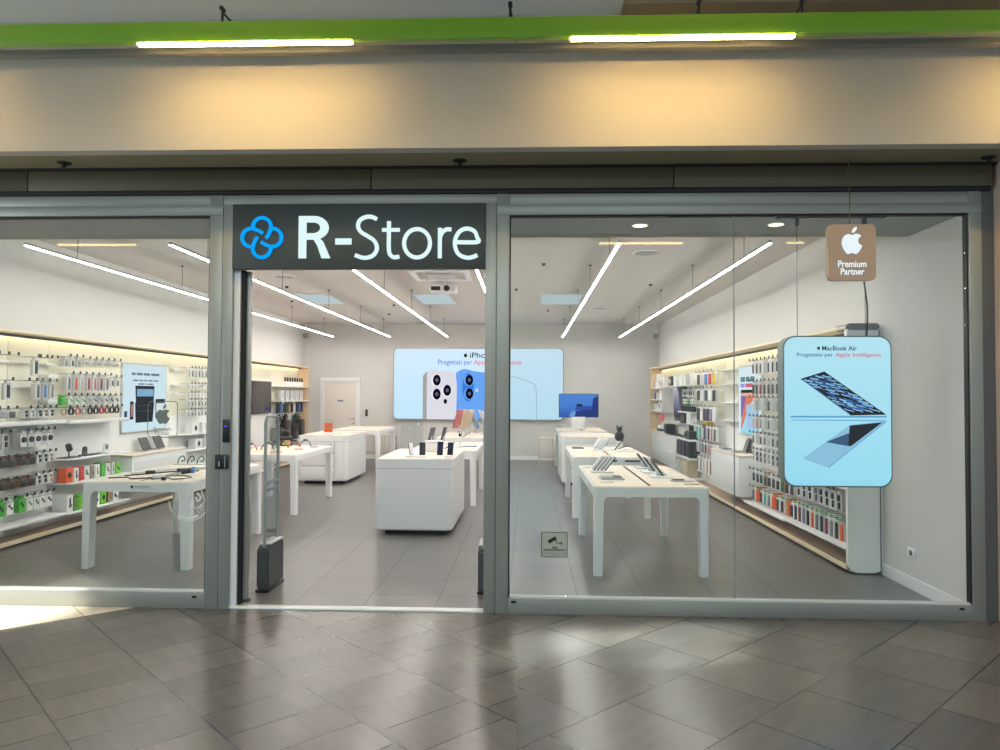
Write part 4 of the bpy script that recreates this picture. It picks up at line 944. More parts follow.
row(B1, 'L', 'third hooks of first left bay', 'square grey pack', 'gadget_pack', [1.62, 1.74, 1.86, 1.99], 1.43, .105, .10, .06, ['silver', 'pearl'], ['grey', 'charcoal'], 'panel')
row(B1b, 'L', 'third hooks of second left bay', 'small grey pack', 'gadget_pack', [2.20, 2.31, 2.42, 2.52, 2.62], 1.43, .085, .10, .06, ['silver', 'pearl', 'silver', 'pearl', 'pearl'], ['black', 'grey', 'black', 'brown', 'charcoal'], 'plug')
row(B1, 'L', 'fourth hooks of first left bay', 'white pack with black plug', 'charger_pack', [1.66, 1.78, 1.90], 1.19, .10, .17, .07, ['pearl', 'white'], ['charcoal'], 'plug')
row(B1b, 'L', 'fourth hooks of second left bay', 'white pack with black item', 'charger_pack', [2.17, 2.29, 2.40, 2.50, 2.60], 1.19, .095, .17, .08, ['white', 'pearl'], ['black', 'black', 'charcoal', 'slate', 'black'], 'round')
for z, k in ((.93, 'fifth'), (.70, 'sixth')):
    row(B1, 'L', k+' hooks of first left bay', 'brown black pack', 'charger_pack', [1.62, 1.75, 1.88, 2.01], z, .115, .105, .10, ['brown'], ['black'], 'panel')
    row(B1b, 'L', k+' hooks of second left bay', 'dark charger pack', 'charger_pack', [2.18, 2.31], z, .115, .105, .10, ['brown'], ['black'], 'panel')
    row(B1b, 'L', k+' hooks of second left bay, right half', 'white charger pack', 'charger_pack', [2.43, 2.53, 2.63], z+.015, .085, .12, .08, ['white', 'pearl'], ['charcoal', 'black', 'tan'], 'plug')
row(B1, 'L', 'lowest hooks of first left bay', 'green and white pack', 'earphone_pack', [1.62, 1.74, 1.86, 1.99], .50, .10, .17, .08, ['white', 'pearl', 'green', 'white'], ['green', 'slate', 'black', 'charcoal'], 'buds')
row(B1b, 'L', 'lowest hooks of second left bay', 'white pack with green edge', 'earphone_pack', [2.17, 2.29, 2.40, 2.50, 2.61], .50, .095, .17, .08, ['green', 'white', 'pearl', 'white', 'white'], ['charcoal', 'green', 'slate', 'brown', 'black'], 'buds')
B2 = bay('L', 'display bay left of the glowing wall poster, watch straps above boxes', 2.78, 4.02)
shelf(B2, 'L', 2.78, 4.02, 1.275, .26, th=.04)
for z, dep in ((.835, .30), (.555, .30), (.215, .30)): shelf(B2, 'L', 2.78, 4.02, z, dep, th=.018)
for z, y0, y1 in ((1.80, 2.55, 2.88), (1.52, 2.55, 2.85)): shelf(B1b, 'L', y0+.05, 2.775, z, .12, th=.05, name='price_rail')
shelf(B1b, 'L', 2.58, 2.775, 1.93, .10, th=.03, name='price_rail')
row(B2, 'L', 'top hooks left of wall poster', 'grey strap pack', 'strap_pack', [2.86, 2.98, 3.10], 2.02, .085, .115, .06, ['silver', 'pearl'], ['grey', 'slate'], 'slim', darkgrey)
row(B2, 'L', 'top hooks nearer the wall poster', 'tiny grey pack', 'strap_pack', [3.24, 3.37, 3.50, 3.63, 3.76, 3.90], 2.01, .065, .07, .05, ['silver', 'pearl'], ['slate', 'grey', 'charcoal'], 'slim', darkgrey)
row(B2, 'L', 'second hooks left of wall poster', 'tall coloured strap pack', 'strap_pack', [2.92, 3.05, 3.17, 3.30, 3.43, 3.56, 3.69], 1.82, .085, .20, .05, ['pearl', 'silver'], ['bluegrey', 'orange', 'silver', 'red', 'rose', 'maroon', 'slate'], 'slim', darkgrey)
row(B2, 'L', 'second hooks beside the wall poster', 'short grey strap pack', 'strap_pack', [3.81, 3.93], 1.80, .075, .12, .05, ['pearl'], ['slate'], 'slim', darkgrey)
row(B2, 'L', 'third hooks left of wall poster', 'small green or grey pack', 'gadget_pack', [2.84, 2.96, 3.08, 3.20, 3.32, 3.44, 3.56, 3.68, 3.80, 3.92], 1.565, .085, .11, .06, ['green', 'pearl', 'pearl', 'pearl', 'silver', 'silver', 'silver', 'pearl', 'silver', 'pearl'], ['lime', 'green', 'green', 'green', 'grey', 'slate', 'grey', 'slate', 'charcoal', 'black'], 'buds')
def loop_parts(c):
    k = ('loop', c)
    if k not in PK:
        PK[k] = [('band', MB().stroke(ell(0, -.045, .042, .04, 18), .007, -.012, .012, closed=True).mesh('band', GREYS[c])), ('card', MB().box(-.028, .028, .014, .022, -.09, -.002, .002).mesh('card', GREYS['white']))]
    return PK[k]
for i, (y, c) in enumerate(zip([2.84, 2.97, 3.10, 3.22, 3.34, 3.46, 3.58, 3.70, 3.81, 3.92], ['beige', 'black', 'rose', 'silver', 'black', 'navy', 'red', 'brown', 'black', 'charcoal'])):
    hook(B2, 'L', y, 1.425)
    place(loop_parts(c), 'watch_band', '%s looped watch band from the left in fourth hooks left of wall poster' % ORD[i], 'watch band', 'looped watch bands left of wall poster', 'L', SIDE['L']['xp']+.155, y, 1.421)
q = thing('microphone_stand', 'black desk microphone on a flat base, upper shelf left of poster', 'microphone', (-5.36, 2.95, .835), PI/2)
MB().box(-.13, .13, -.07, .07, 0, .012, .005).build('stand_base', black, q); MB().cyl((0, 0, .01), (0, 0, .10), .008).build('stem', black, q); MB().cyl((-.02, -.02, .10), (.02, .02, .14), .035, seg=18).build('head', black, q)
q = thing('charging_dock', 'black charging dock with folded arm, upper shelf left of poster', 'dock', (-5.36, 3.35, .835), PI/2)
MB().box(-.15, .15, -.05, .05, 0, .014, .005).build('dock_base', black, q); MB().box(-.14, -.05, -.01, .01, .01, .085, .006).build('dock_arm', darkgrey, q); MB().cyl((-.095, -.015, .08), (-.095, .01, .08), .032, seg=18).build('dock_pad', black, q)
q = thing('charging_stand', 'white charging stand with round ring, upper shelf left of poster', 'dock', (-5.36, 3.72, .835), PI/2)
MB().box(-.10, .10, -.07, .07, 0, .016, .005).build('dock_base', white, q); MB().cyl((-.02, -.01, .075), (-.02, .01, .075), .05, seg=24).build('dock_disc', white, q); MB().cyl((-.02, -.014, .075), (-.02, -.010, .075), .032, seg=24).build('dock_ring', GREYS['slate'], q); MB().box(-.06, .02, .0, .02, .01, .06).build('dock_arm', white, q)
ph = 'on middle shelf left of poster'
boxes('L', ph, 'product_box', [(2.86, .13, .17, .1, 'orange', 'orange', 'round', 'black', 'orange box with black disc'), (2.99, .09, .16, .1, 'white', 'white', 'bar', 'charcoal', 'first slim white box right of orange disc box'),
    (3.09, .08, .17, .1, 'orange', 'red', 'bar', 'orange', 'orange-red box between two white boxes'), (3.20, .10, .16, .1, 'white', 'white', 'plug', 'black', 'white box with black plug picture right of orange-red box'), (3.31, .06, .15, .1, 'tan', 'grey', 'bar', 'brown', 'narrow brownish box'),
    (3.41, .10, .16, .1, 'white', 'white', 'bar', 'rose', 'white box with rosy picture'), (3.53, .08, .17, .1, 'green', 'green', 'bar', 'lime', 'bright green box'), (3.64, .10, .15, .1, 'white', 'white', 'plug', 'slate', 'white box with plug picture right of green box'), (3.75, .08, .16, .1, 'tan', 'silver', 'bar', 'green', 'grey-green box'), (3.87, .11, .14, .1, 'lime', 'lime', 'plug', 'charcoal', 'lime box at right end')], .555, .22)
ph = 'on lowest shelf left of poster'
boxes('L', ph, 'product_box', [(2.88, .12, .20, .18, 'white', 'white', 'bar', 'black', 'large white box with dark picture'), (3.0, .08, .15, .1, 'brown', 'green', 'bar', 'brown', 'brown and green box'), (3.12, .12, .17, .1, 'lime', 'lime', 'plug', 'green', 'lime green box near the table leg'),
    (3.26, .10, .16, .1, 'green', 'green', 'bar', 'forest', 'deep green box'), (3.40, .13, .16, .1, 'white', 'white', 'plug', 'charcoal', 'white box with two plugs'), (3.55, .12, .15, .1, 'lime', 'lime', 'round', 'charcoal', 'lime box with dark disc'), (3.68, .06, .14, .1, 'brown', 'tan', 'bar', 'brown', 'narrow tan box'), (3.82, .12, .13, .1, 'white', 'white', 'plug', 'black', 'white box at right end')], .215, .22)
B3 = bay('L', 'display bay holding the glowing poster and white counter on left wall', 4.02, 5.62)
t = thing('lit_poster', 'glowing pale blue poster of laptop, phone and tablet on left wall', 'poster', (XL+.026, 4.87, 1.528), PI/2)
MB().box(-.61, .61, -.052, -.025, -.485, .485, .004).build('poster_frame', GREYS['silver'], t)
MB().box(-.59, .59, -.053, -.05, -.465, .465).build('picture', emis('poster_pale', (222, 240, 250), 1.0), t)
pk = emis('poster_black', (26, 28, 36), .9); pg = emis('poster_grey_ink', (120, 132, 146), .9); pw = emis('poster_white', (236, 240, 246), .95)
mb = MB(); mb.prism([(-.28, .17), (.24, .17), (.22, -.07), (-.26, -.07)], 'xz', -.056, -.053); mb.prism([(-.28, -.07), (.24, -.07), (.20, -.35), (-.26, -.35)], 'xz', -.055, -.053); mb.build('laptop', pk, t)
MB().box(-.24, .21, -.058, -.056, .02, .125).build('laptop_screen', emis('poster_sky', (140, 186, 226), .9), t)
MB().box(-.22, .17, -.0575, -.055, -.12, -.10).box(-.21, .16, -.0575, -.055, -.20, -.18).build('keyboard_rows', emis('poster_dark_grey', (60, 62, 70), .9), t)
MB().box(-.41, -.32, -.056, -.053, -.30, -.05, .002).box(.28, .55, -.056, -.053, -.30, -.02, .002).build('tablet_and_phone', pk, t)
MB().box(.30, .53, -.058, -.056, -.24, -.08).build('tablet_screen', pw, t); MB().box(-.39, -.34, -.058, -.056, -.26, -.09).build('phone_screen', emis('poster_rose', (200, 130, 120), .9), t)
MB().prism(rrect(-.55, -.48, -.30, -.18, .02), 'xz', -.056, -.053).build('watch', emis('poster_navy', (50, 80, 120), .9), t)
mb = MB()
for z_, h_, ws in ((.335, .034, (.10, .16, .17, .24)), (.245, .02, (.14, .10, .08, .13, .12)), (.195, .02, (.16, .04, .14))):
    x_ = -(sum(ws)+.03*(len(ws)-1))/2
    for w_ in ws: mb.box(x_, x_+w_, -.0545, -.053, z_-h_/2, z_+h_/2); x_ += w_+.03
mb.build('print_lines', pg, t)
def counter(name, label, side, y0, y1, zb, zt, depth):
    d = SIDE[side]; t = thing(name, label, 'counter', (d['xp'], (y0+y1)/2, 0), d['rz']); w = (y1-y0)/2
    MB().box(-w, w, -depth, 0, zb, zt-.03, .01).build('counter_body', white, t); MB().box(-w-.004, w+.004, -depth-.006, 0, zt-.03, zt, .006).build('counter_top', wood_top, t)
    MB().box(-w+.05, w-.05, -depth-.004, -depth, zb+.06, zt-.10, .002).build('front_panel', GREYS['pearl'], t)
    return t
counter('display_counter', 'white wall counter under the glowing poster on left wall', 'L', 4.06, 5.60, .30, .775, .30)
for y, lab in ((4.72, 'black tablet leaning on white stand under poster, left'), (5.10, 'black tablet leaning on white stand under poster, right')):
    t = tablet(lab, -5.36, y, .775, PI/2, 24, GREYS['charcoal'], screen_dark, .24, .19, 'tablets under the wall poster', .02)
B4 = bay('L', 'display bay right of the glowing wall poster, seven columns of slim packs', 5.62, 8.6)
for z in (1.975, 1.73, 1.60): shelf(B4, 'L', 5.45+.2, 5.85, z, .06, th=.03, name='price_rail')
shelf(B4, 'L', 5.62, 8.5, .955, .24, th=.018); shelf(B4, 'L', 5.62, 8.5, .70, .24, th=.018); shelf(B4, 'L', 5.62, 8.5, .235, .26, th=.018)
ys7 = [5.93+.12*k for k in range(7)]
for z, h, k, ds in ((2.0, .15, 'top', 'grey cable pack'), (1.75, .06, 'second', 'small grey pack'), (1.61, .055, 'third', 'short black-tipped pack'), (1.50, .11, 'fourth', 'slim cable pack'), (1.34, .11, 'fifth', 'slim adapter pack')):
    row(B4, 'L', k+' hooks right of wall poster', ds, 'cable_pack', ys7, z, .07, max(h, .06), .04, ['pearl', 'white'], ['grey', 'slate'], 'slim', darkgrey)
def ball(y, z, lab):
    boxes('L', lab[1], 'product_box', [(y, .26, .16, .12, 'white', 'white', 'round', 'black', lab[0])], z, .2)
ball(6.10, .955, ('white box with black disc, left one', 'on shelf right of wall poster')); ball(6.52, .955, ('white box with black disc, right one', 'on shelf right of wall poster'))
ball(6.22, .70, ('white box with black disc', 'on lower shelf right of wall poster'))
boxes('L', 'on lower shelf right of wall poster', 'product_box', [(6.5, .12, .2, .1, 'white', 'white', 'bar', 'charcoal', 'white box with grey bar picture'), (6.68, .12, .2, .1, 'white', 'pearl', 'round', 'slate', 'pale box with slate disc')], .70, .2)
# seen through the entrance
dang = [(8.16, 2.02, .07, .10, 'silver', 'slate'), (8.30, 2.02, .07, .10, 'silver', 'slate'), (8.14, 1.82, .14, .18, 'orange', 'red'), (8.32, 1.80, .13, .16, 'pearl', 'blue'), (8.16, 1.58, .14, .16, 'white', 'slate'), (8.34, 1.62, .11, .13, 'blue', 'navy'), (8.16, 1.38, .14, .16, 'charcoal', 'tan'), (8.34, 1.36, .12, .16, 'white', 'rose'), (8.18, 1.18, .14, .16, 'white', 'brown'), (8.36, 1.12, .12, .16, 'red', 'white'), (8.2, .94, .14, .16, 'green', 'white')]
dn = ['left grey tab pack at top beside dark wall screen', 'right grey tab pack at top beside dark wall screen', 'orange pouch left of dark wall screen', 'pale pack with blue item left of dark wall screen', 'white pack below the orange pouch', 'small blue pack left of dark wall screen', 'charcoal pack left of dark wall screen', 'white and rose pack left of dark wall screen', 'white and brown pack low left of dark wall screen', 'red and white pack low left of dark wall screen', 'green pack lowest left of dark wall screen']
for (y, z, w, h, c, p), lab in zip(dang, dn):
    hook(B4, 'L', y, z); place(pack_parts(w, h, .04, c, p, 'panel'), 'hanging_pack', lab, 'package', 'packs beside the wall screen', 'L', SIDE['L']['xp']+.155, y, z-.004)
B5 = bay('L', 'display bay with large dark screen on left wall', 8.6, 10.05)
t = thing('dark_screen', 'large dark switched-off screen on left wall seen through entrance', 'screen', (XL+.051, 9.37, 1.52), PI/2)
MB().box(-.56, .56, -.06, 0, -.33, .33, .006).build('screen_bezel', black, t); MB().box(-.54, .54, -.063, -.06, -.31, .31).build('screen_glass', mat('screen_off', (40, 34, 34), .15), t)
MB().box(.18, .42, -.0645, -.063, -.27, -.22).build('screen_label', emis('label_blue', (70, 90, 170), .6), t)
B6 = bay('L', 'end display bay of left wall with bottles, cases and bags', 10.05, 11.96)
shelf(B6, 'L', 10.06, 11.95, 1.76, .25); shelf(B6, 'L', 10.06, 11.95, 1.44, .25); shelf(B6, 'L', 10.06, 11.95, .55, .25)
bp = [('bottle_body', MB().cyl((0, 0, 0), (0, 0, .11), .032, .03, 14).mesh('bottle_body', GREYS['white'])), ('bottle_cap', MB().cyl((0, 0, .11), (0, 0, .20), .022, .018, 14).mesh('bottle_cap', GREYS['black']))]
for i, y in enumerate(seq(10.55, 11.75, 8)):
    place(bp, 'bottle', '%s white bottle with black cap from the left, top shelf of left end bay' % ORD[i], 'bottle', 'bottles on the top shelf', 'L', SIDE['L']['xp']+.14, y, 1.76)
for i, y in enumerate(seq(10.35, 11.70, 5)):
    place(box_parts(.20, .23, .05, 'pearl', 'white', 'bar', 'silver'), 'product_box', '%s leaning white box from the left, second shelf of left end bay' % ORD[i], 'box', 'leaning white boxes', 'L', SIDE['L']['xp']+.15, y, 1.44)
row(B6, 'L', 'case row under boxes, left end bay', 'hanging phone case', 'phone_case', seq(10.15, 11.8, 10), 1.41, .13, .24, .02, ['charcoal', 'charcoal', 'white', 'charcoal'], ['black', 'blue', 'black', 'forest', 'tan', 'black', 'white', 'black', 'blue', 'navy'], 'case', cat='phone case', L=.16)
def bag(side, x, y, z, w, h, dd, m_, lab, nm='pouch', rz=0):
    t = thing(nm, lab, 'bag', (x, y, z), SIDE[side]['rz']+rz, 'bags')
    MB().box(-w/2, w/2, -dd/2, dd/2, 0, h, min(w, dd)*.3, 4).build('bag_body', m_, t)
    MB().tube(spline([(-w*.2, 0, h-.01), (-w*.15, 0, h+.05), (w*.15, 0, h+.05), (w*.2, 0, h-.01)], 5), .012, 8).build('bag_handle', m_, t)
    MB().box(-w*.3, w*.3, -dd/2-.008, -dd/2+.01, h*.15, h*.5, .006).build('bag_pocket', darkgrey, t)
    return t
for i, (y, z, w, h, lab) in enumerate(((10.15, .56, .38, .30, 'black bag at left on lower shelf of left end bay'), (10.6, .56, .36, .46, 'tall black bag second on lower shelf of left end bay'), (11.1, .56, .42, .36, 'wide black bag third on lower shelf of left end bay'), (11.6, .56, .36, .44, 'black bag at right end of lower shelf, left end bay'))):
    bag('L', SIDE['L']['xp']+.13, y, z, w, h, .20, black, lab)
for i, (y, c, lab) in enumerate(((10.3, 'charcoal', 'black pouch hanging under cases, first from left in end bay'), (10.75, 'black', 'black pouch hanging under cases, second from left in end bay'), (11.5, 'forest', 'dark green pouch hanging under cases in end bay'))):
    hook(B6, 'L', y, 1.14, .16); place(pack_parts(.22, .2, .05, c, 'tan' if i == 1 else 'black', 'round'), 'hanging_pouch', lab, 'pouch', 'pouches in left end bay', 'L', SIDE['L']['xp']+.12, y, 1.136)
q = thing('backpack', 'black bag standing on far end of table behind gate', 'bag', (-3.72, 5.72, .79), .4)
MB().box(-.10, .10, -.06, .06, 0, .16, .04, 3).build('bag_body', black, q); MB().sphere((.0, .0, .19), .06, (1, .8, 1)).build('bag_top', black, q); MB().box(-.06, .06, -.07, -.055, .02, .09, .006).build('bag_pocket', GREYS['tan'], q)
# ------------------------------------------------------------------ RIGHT WALL
R1 = bay('R', 'display bay of right wall nearest the shop window, mostly behind hanging lightbox', 1.37, 2.98)
shelf(R1, 'R', 1.38, 2.97, .76, .24, th=.02); shelf(R1, 'R', 1.38, 2.97, .225, .27, m_=white, th=.02)
row(R1, 'R', 'upper row under hanging lightbox', 'white pack with black item', 'gadget_pack', [1.74, 1.88, 2.02, 2.16, 2.30, 2.46, 2.62, 2.78], .70, .115, .20, .09, ['white', 'pearl', 'white', 'silver'], ['black', 'charcoal', 'black', 'slate', 'black'], 'plug', L=.2)
row(R1, 'R', 'lower row under hanging lightbox', 'green-topped pack', 'cable_pack', [1.55, 1.67, 1.79, 1.91, 2.03, 2.15, 2.27, 2.39, 2.51, 2.63, 2.75, 2.87], .43, .095, .21, .09, ['white', 'pearl', 'silver', 'white'], ['charcoal', 'maroon', 'bluegrey', 'black', 'orange', 'slate'], 'bar', tip=GREYS['green'], L=.2)
for z in (2.0, 1.72, 1.45, 1.2, .98):
    for y in (2.5, 2.75): hook(R1, 'R', y, z)
R2 = bay('R', 'display bay of right wall between tall poster and hanging lightbox', 2.98, 4.50)
ysr = [3.02+.155*k for k in range(10)]; ysr = [y for y in ysr if y < 4.46]
shelf(R2, 'R', 2.99, 4.49, .205, .27, th=.02)
row(R2, 'R', 'top hooks between poster and lightbox', 'white and navy pack', 'strap_pack', ysr, 2.06, .105, .18, .05, ['white', 'pearl', 'white', 'silver'], ['black', 'navy', 'slate', 'silver', 'navy'], 'slim')
row(R2, 'R', 'second hooks between poster and lightbox', 'dark strap pack', 'strap_pack', ysr, 1.79, .095, .17, .05, ['silver', 'pearl'], ['charcoal', 'black', 'maroon', 'black', 'charcoal', 'charcoal', 'black', 'slate', 'black', 'charcoal'], 'bar')
row(R2, 'R', 'third hooks between poster and lightbox', 'pale pack with dark middle', 'strap_pack', ysr, 1.58, .10, .17, .05, ['pearl', 'silver'], ['silver', 'grey', 'silver', 'silver', 'black', 'silver', 'grey', 'black', 'silver', 'silver'], 'bar')
row(R2, 'R', 'fourth hooks between poster and lightbox', 'pale cable pack', 'cable_pack', ysr, 1.335, .10, .16, .05, ['pearl', 'silver'], ['silver', 'rose', 'grey', 'silver', 'slate', 'silver', 'grey', 'silver', 'charcoal', 'brown'], 'slim')
row(R2, 'R', 'fifth hooks between poster and lightbox', 'white cable pack', 'cable_pack', ysr, 1.12, .09, .15, .06, ['white', 'pearl'], ['slate', 'silver', 'charcoal'], 'slim')
row(R2, 'R', 'sixth hooks between poster and lightbox', 'white plug pack', 'charger_pack', ysr, .91, .10, .17, .08, ['white', 'pearl'], ['grey', 'black', 'charcoal', 'slate'], 'plug')
row(R2, 'R', 'seventh hooks between poster and lightbox', 'dark and white pack', 'charger_pack', ysr, .64, .115, .17, .09, ['white', 'pearl', 'white', 'tan'], ['black', 'charcoal', 'black', 'forest'], 'panel')
row(R2, 'R', 'lowest hooks between poster and lightbox', 'mixed orange and white pack', 'charger_pack', ysr, .41, .115, .18, .10, ['white', 'orange', 'white', 'pearl', 'white', 'orange', 'white', 'white', 'orange', 'white'], ['slate', 'orange', 'charcoal', 'teal', 'bluegrey', 'orange', 'charcoal', 'black', 'tan', 'black'], 'bar', tip=GREYS['green'])
R3 = bay('R', 'display bay holding tall tablet poster and white counter, right wall', 4.50, 6.35)
t = thing('lit_poster', 'tall glowing tablet poster with orange and blue picture on right wall', 'poster', (XR-.026, 5.02, 1.535), -PI/2)
MB().box(-.55, .55, -.052, -.025, -.50, .50, .004).build('poster_frame', GREYS['silver'], t)
MB().box(-.53, .53, -.053, -.05, -.48, .48).build('picture', emis('poster_white_blue', (232, 246, 252), 1.0), t)
MB().prism(rrect(-.40, .40, -.47, .15, .03), 'xz', -.056, -.053).build('tablet', pk, t)
MB().box(-.385, .385, -.058, -.056, -.465, .105).build('tablet_screen', emis('poster_blue', (64, 120, 214), .9), t)
pv = emis('poster_violet', (150, 110, 190), .9); po = emis('poster_orange', (244, 132, 96), .95); pn = emis('poster_pale_blue', (184, 214, 244), .95); ps = emis('poster_salmon', (248, 190, 170), .95)
MB().prism([(-.385, .105), (-.10, .105), (-.30, -.2), (-.385, -.28)], 'xz', -.0595, -.058).build('screen_violet', pv, t)
MB().prism(spline([(-.10, .105), (.385, .105), (.385, .02), (.05, -.05), (-.18, -.25), (-.37, -.42), (-.30, -.20), (-.10, .105)], 4)[:-1], 'xz', -.0605, -.058).build('screen_orange', po, t)
MB().box(-.385, .385, -.061, -.056, .06, .105).build('screen_bar', ps, t)
MB().box(-.12, .385, -.062, -.056, -.40, -.06).build('screen_card', pn, t)
mb = MB()
for z_, ws in ((.30, (.22, .16, .2)),):
    x_ = -.42
    for w_ in ws: mb.box(x_, x_+w_, -.0545, -.053, z_-.035, z_+.035); x_ += w_+.04
mb.build('print_lines', emis('poster_teal_grey', (110, 140, 150), .9), t)
mb = MB(); mb.box(-.42, -.22, -.0545, -.053, .185, .24); mb.build('print_lines', emis('ink_lilac', (160, 160, 236), 1), t)
mb = MB(); mb.box(-.18, .30, -.0545, -.053, .185, .24); mb.build('print_lines', inkr, t)
counter('display_counter', 'white wall counter under the tall tablet poster on right wall', 'R', 4.60, 6.10, .23, .79, .30)
q = thing('laptop', 'small open dark laptop on the right wall counter', 'laptop', (2.98, 5.15, .79), -PI/2-.15)
MB().box(-.16, .16, -.11, .11, 0, .014, .004).build('laptop_base', GREYS['silver'], q); MB().box(-.15, .15, -.03, .09, .014, .016).build('keyboard', GREYS['charcoal'], q)
MB().box(-.16, .16, .10, .112, .012, .22, .004, rot=(Vector((0, .105, .012)), ('X', -math.radians(18)))).build('laptop_lid', GREYS['charcoal'], q); MB().box(-.15, .15, .097, .10, .022, .21, rot=(Vector((0, .105, .012)), ('X', -math.radians(18)))).build('screen', mat('warm_screen', (88, 70, 64), .3), q)
q = thing('display_tray', 'flat blue-grey tray on left half of the right wall counter', 'tray', (2.98, 5.75, .79), -PI/2)
MB().box(-.20, .20, -.10, .10, 0, .012, .003).build('tray_base', GREYS['silver'], q); MB().box(-.15, .12, -.06, .06, .012, .024, .004).build('tray_device', GREYS['bluegrey'], q)
R4 = bay('R', 'display bay with empty wire grid and phone cases, right wall', 6.35, 7.78)
mb = MB()
for k in range(8): mb.tube([(XR-.062, 5.62+.11*k, 1.16), (XR-.062, 5.62+.11*k, 2.02)], .004, 5)
for k in range(9): mb.tube([(XR-.068, 5.58, 1.18+.1*k), (XR-.068, 6.43, 1.18+.1*k)], .004, 5)
wg = tag(mb.build('wire_grid', GREYS['pearl']), 'empty white wire grid panel left of the tall tablet poster', 'grid')
for z in (2.0, 1.78, 1.5, 1.22): shelf(R3, 'R', 5.56, 6.34, z, .10, th=.02, name='price_rail')
cc = [['charcoal', 'silver', 'blue', 'red', 'yellow'], ['black', 'pearl', 'navy', 'white', 'black'], ['black', 'white', 'navy', 'charcoal', 'purple', 'white']]
cn = {'charcoal': 'charcoal', 'silver': 'silver', 'blue': 'blue', 'red': 'crimson', 'yellow': 'yellow', 'black': 'black', 'pearl': 'pearl', 'navy': 'navy', 'white': 'white', 'purple': 'lilac'}
for r_, (z, h) in enumerate(((2.005, .22), (1.73, .22), (1.42, .25))):
    n_ = len(cc[r_]); ys = [7.56-(1.06/ (n_-1))*i for i in range(n_)]; seen = {}
    for i, (y, c) in enumerate(zip(ys, cc[r_])):
        k = ('top', 'middle', 'lowest')[r_]; seen[c] = seen.get(c, 0)+1
        lab = '%s tall phone case, %s from left in %s case row, right wall' % (cn[c], ORD[i], k)
        hook(R4, 'R', y, z, .18)
        place(pack_parts(.17, h, .03, 'pearl', c, 'case'), 'phone_case', lab, 'phone case', 'tall phone cases on right wall', 'R', SIDE['R']['xp']-.145, y, z-.004)
row(R4, 'R', 'strap row under tall cases', 'bright strap pack', 'strap_pack', seq(6.42, 7.62, 7), 1.10, .14, .24, .04, ['white', 'pearl', 'charcoal', 'pearl', 'white', 'white', 'white'], ['teal', 'teal', 'pearl', 'purple', 'black', 'rose', 'forest'], 'bar')
row(R4, 'R', 'row below the strap row', 'dark pack', 'strap_pack', seq(6.42, 7.62, 7), .82, .13, .20, .05, ['pearl', 'silver', 'pearl'], ['silver', 'grey', 'slate', 'black', 'rose', 'charcoal', 'black'], 'bar')
row(R4, 'R', 'lowest row of case bay', 'long strap pack', 'strap_pack', seq(6.45, 7.60, 6), .56, .13, .28, .05, ['white', 'pearl', 'white'], ['slate', 'bluegrey', 'silver', 'orange', 'black', 'charcoal'], 'slim')
tag(MB().box(3.02, 3.14, 7.05, 7.45, 1.105, 1.15, .006).build('yellow_box', GREYS['yellow']), 'flat yellow box lying on hooks above the strap row', 'box')
R5 = bay('R', 'display bay with black boxes, dark watch poster and cases, right wall', 7.78, 10.56)
t = thing('dark_poster', 'dark watch poster with pale violet curve on right wall', 'poster', (XR-.051, 9.75, 1.43), -PI/2)
MB().box(-.56, .56, -.03, 0, -.37, .37, .003).build('poster_board', black, t)
MB().prism(spline([(-.56, .37), (-.40, .37), (-.16, .25), (-.04, .02), (.0, -.2), (-.56, -.25), (-.56, .37)], 5)[:-1], 'xz', -.033, -.03).build('pale_curve', grad('violet_curve', [(0, (40, 36, 48)), (.55, (150, 146, 178)), (1, (236, 222, 240))], 2, -.3, .37, .8), t)
shelf(R5, 'R', 7.8, 10.5, 1.80, .24); shelf(R5, 'R', 7.8, 8.9, 1.30, .24)
boxes('R', 'on top shelf above watch poster', 'product_box', [(10.05, .30, .20, .15, 'charcoal', 'charcoal', 'plug', 'white', 'black box with white picture'), (9.55, .26, .20, .15, 'pearl', 'pearl', 'bar', 'silver', 'pale box right of black box'), (9.0, .24, .20, .15, 'white', 'white', 'bar', 'pearl', 'plain white box'), (8.45, .12, .21, .15, 'silver', 'silver', 'bar', 'grey', 'slim silver box'), (8.05, .2, .20, .15, 'white', 'white', 'bar', 'silver', 'white box at right end')], 1.80, .17)
row(R5, 'R', 'small hooks right of watch poster', 'tiny white cable pack', 'cable_pack', seq(7.9, 8.85, 7), 1.72, .10, .14, .05, ['pearl', 'silver', 'white'], ['grey', 'charcoal', 'slate'], 'coil')
row(R5, 'R', 'second small hooks right of watch poster', 'tiny pale cable pack', 'cable_pack', seq(7.9, 8.85, 7), 1.54, .10, .14, .05, ['pearl', 'white', 'silver', 'green'], ['charcoal', 'grey', 'green', 'slate'], 'plug')
for i, y in enumerate(seq(7.95, 8.8, 6)):
    t = thing('bottle', '%s small black bottle from the right on shelf right of watch poster' % ORD[i], 'bottle', (3.0, y, 1.30), 0, 'small black bottles on right wall')
    MB().cyl((0, 0, 0), (0, 0, .10), .045, .045, 14).build('bottle_body', black, t); MB().cyl((0, 0, .10), (0, 0, .14), .025, .022, 12).build('bottle_cap', darkgrey, t)
boxes('R', 'below the bottle shelf', 'product_box', [(8.7, .34, .20, .10, 'charcoal', 'charcoal', 'bar', 'brown', 'wide black box')], 1.07, .2)
shelf(R5, 'R', 7.8, 9.98, 1.07, .18, th=.015)
boxes('R', 'right of wide black box', 'product_box', [(8.15, .34, .20, .10, 'white', 'white', 'bar', 'pearl', 'wide white box')], 1.07, .2)
shelf(R5, 'R', 7.8, 9.98, .80, .28); shelf(R5, 'R', 7.8, 9.98, .46, .28); shelf(R5, 'R', 7.8, 9.98, .10, .28, th=.02)
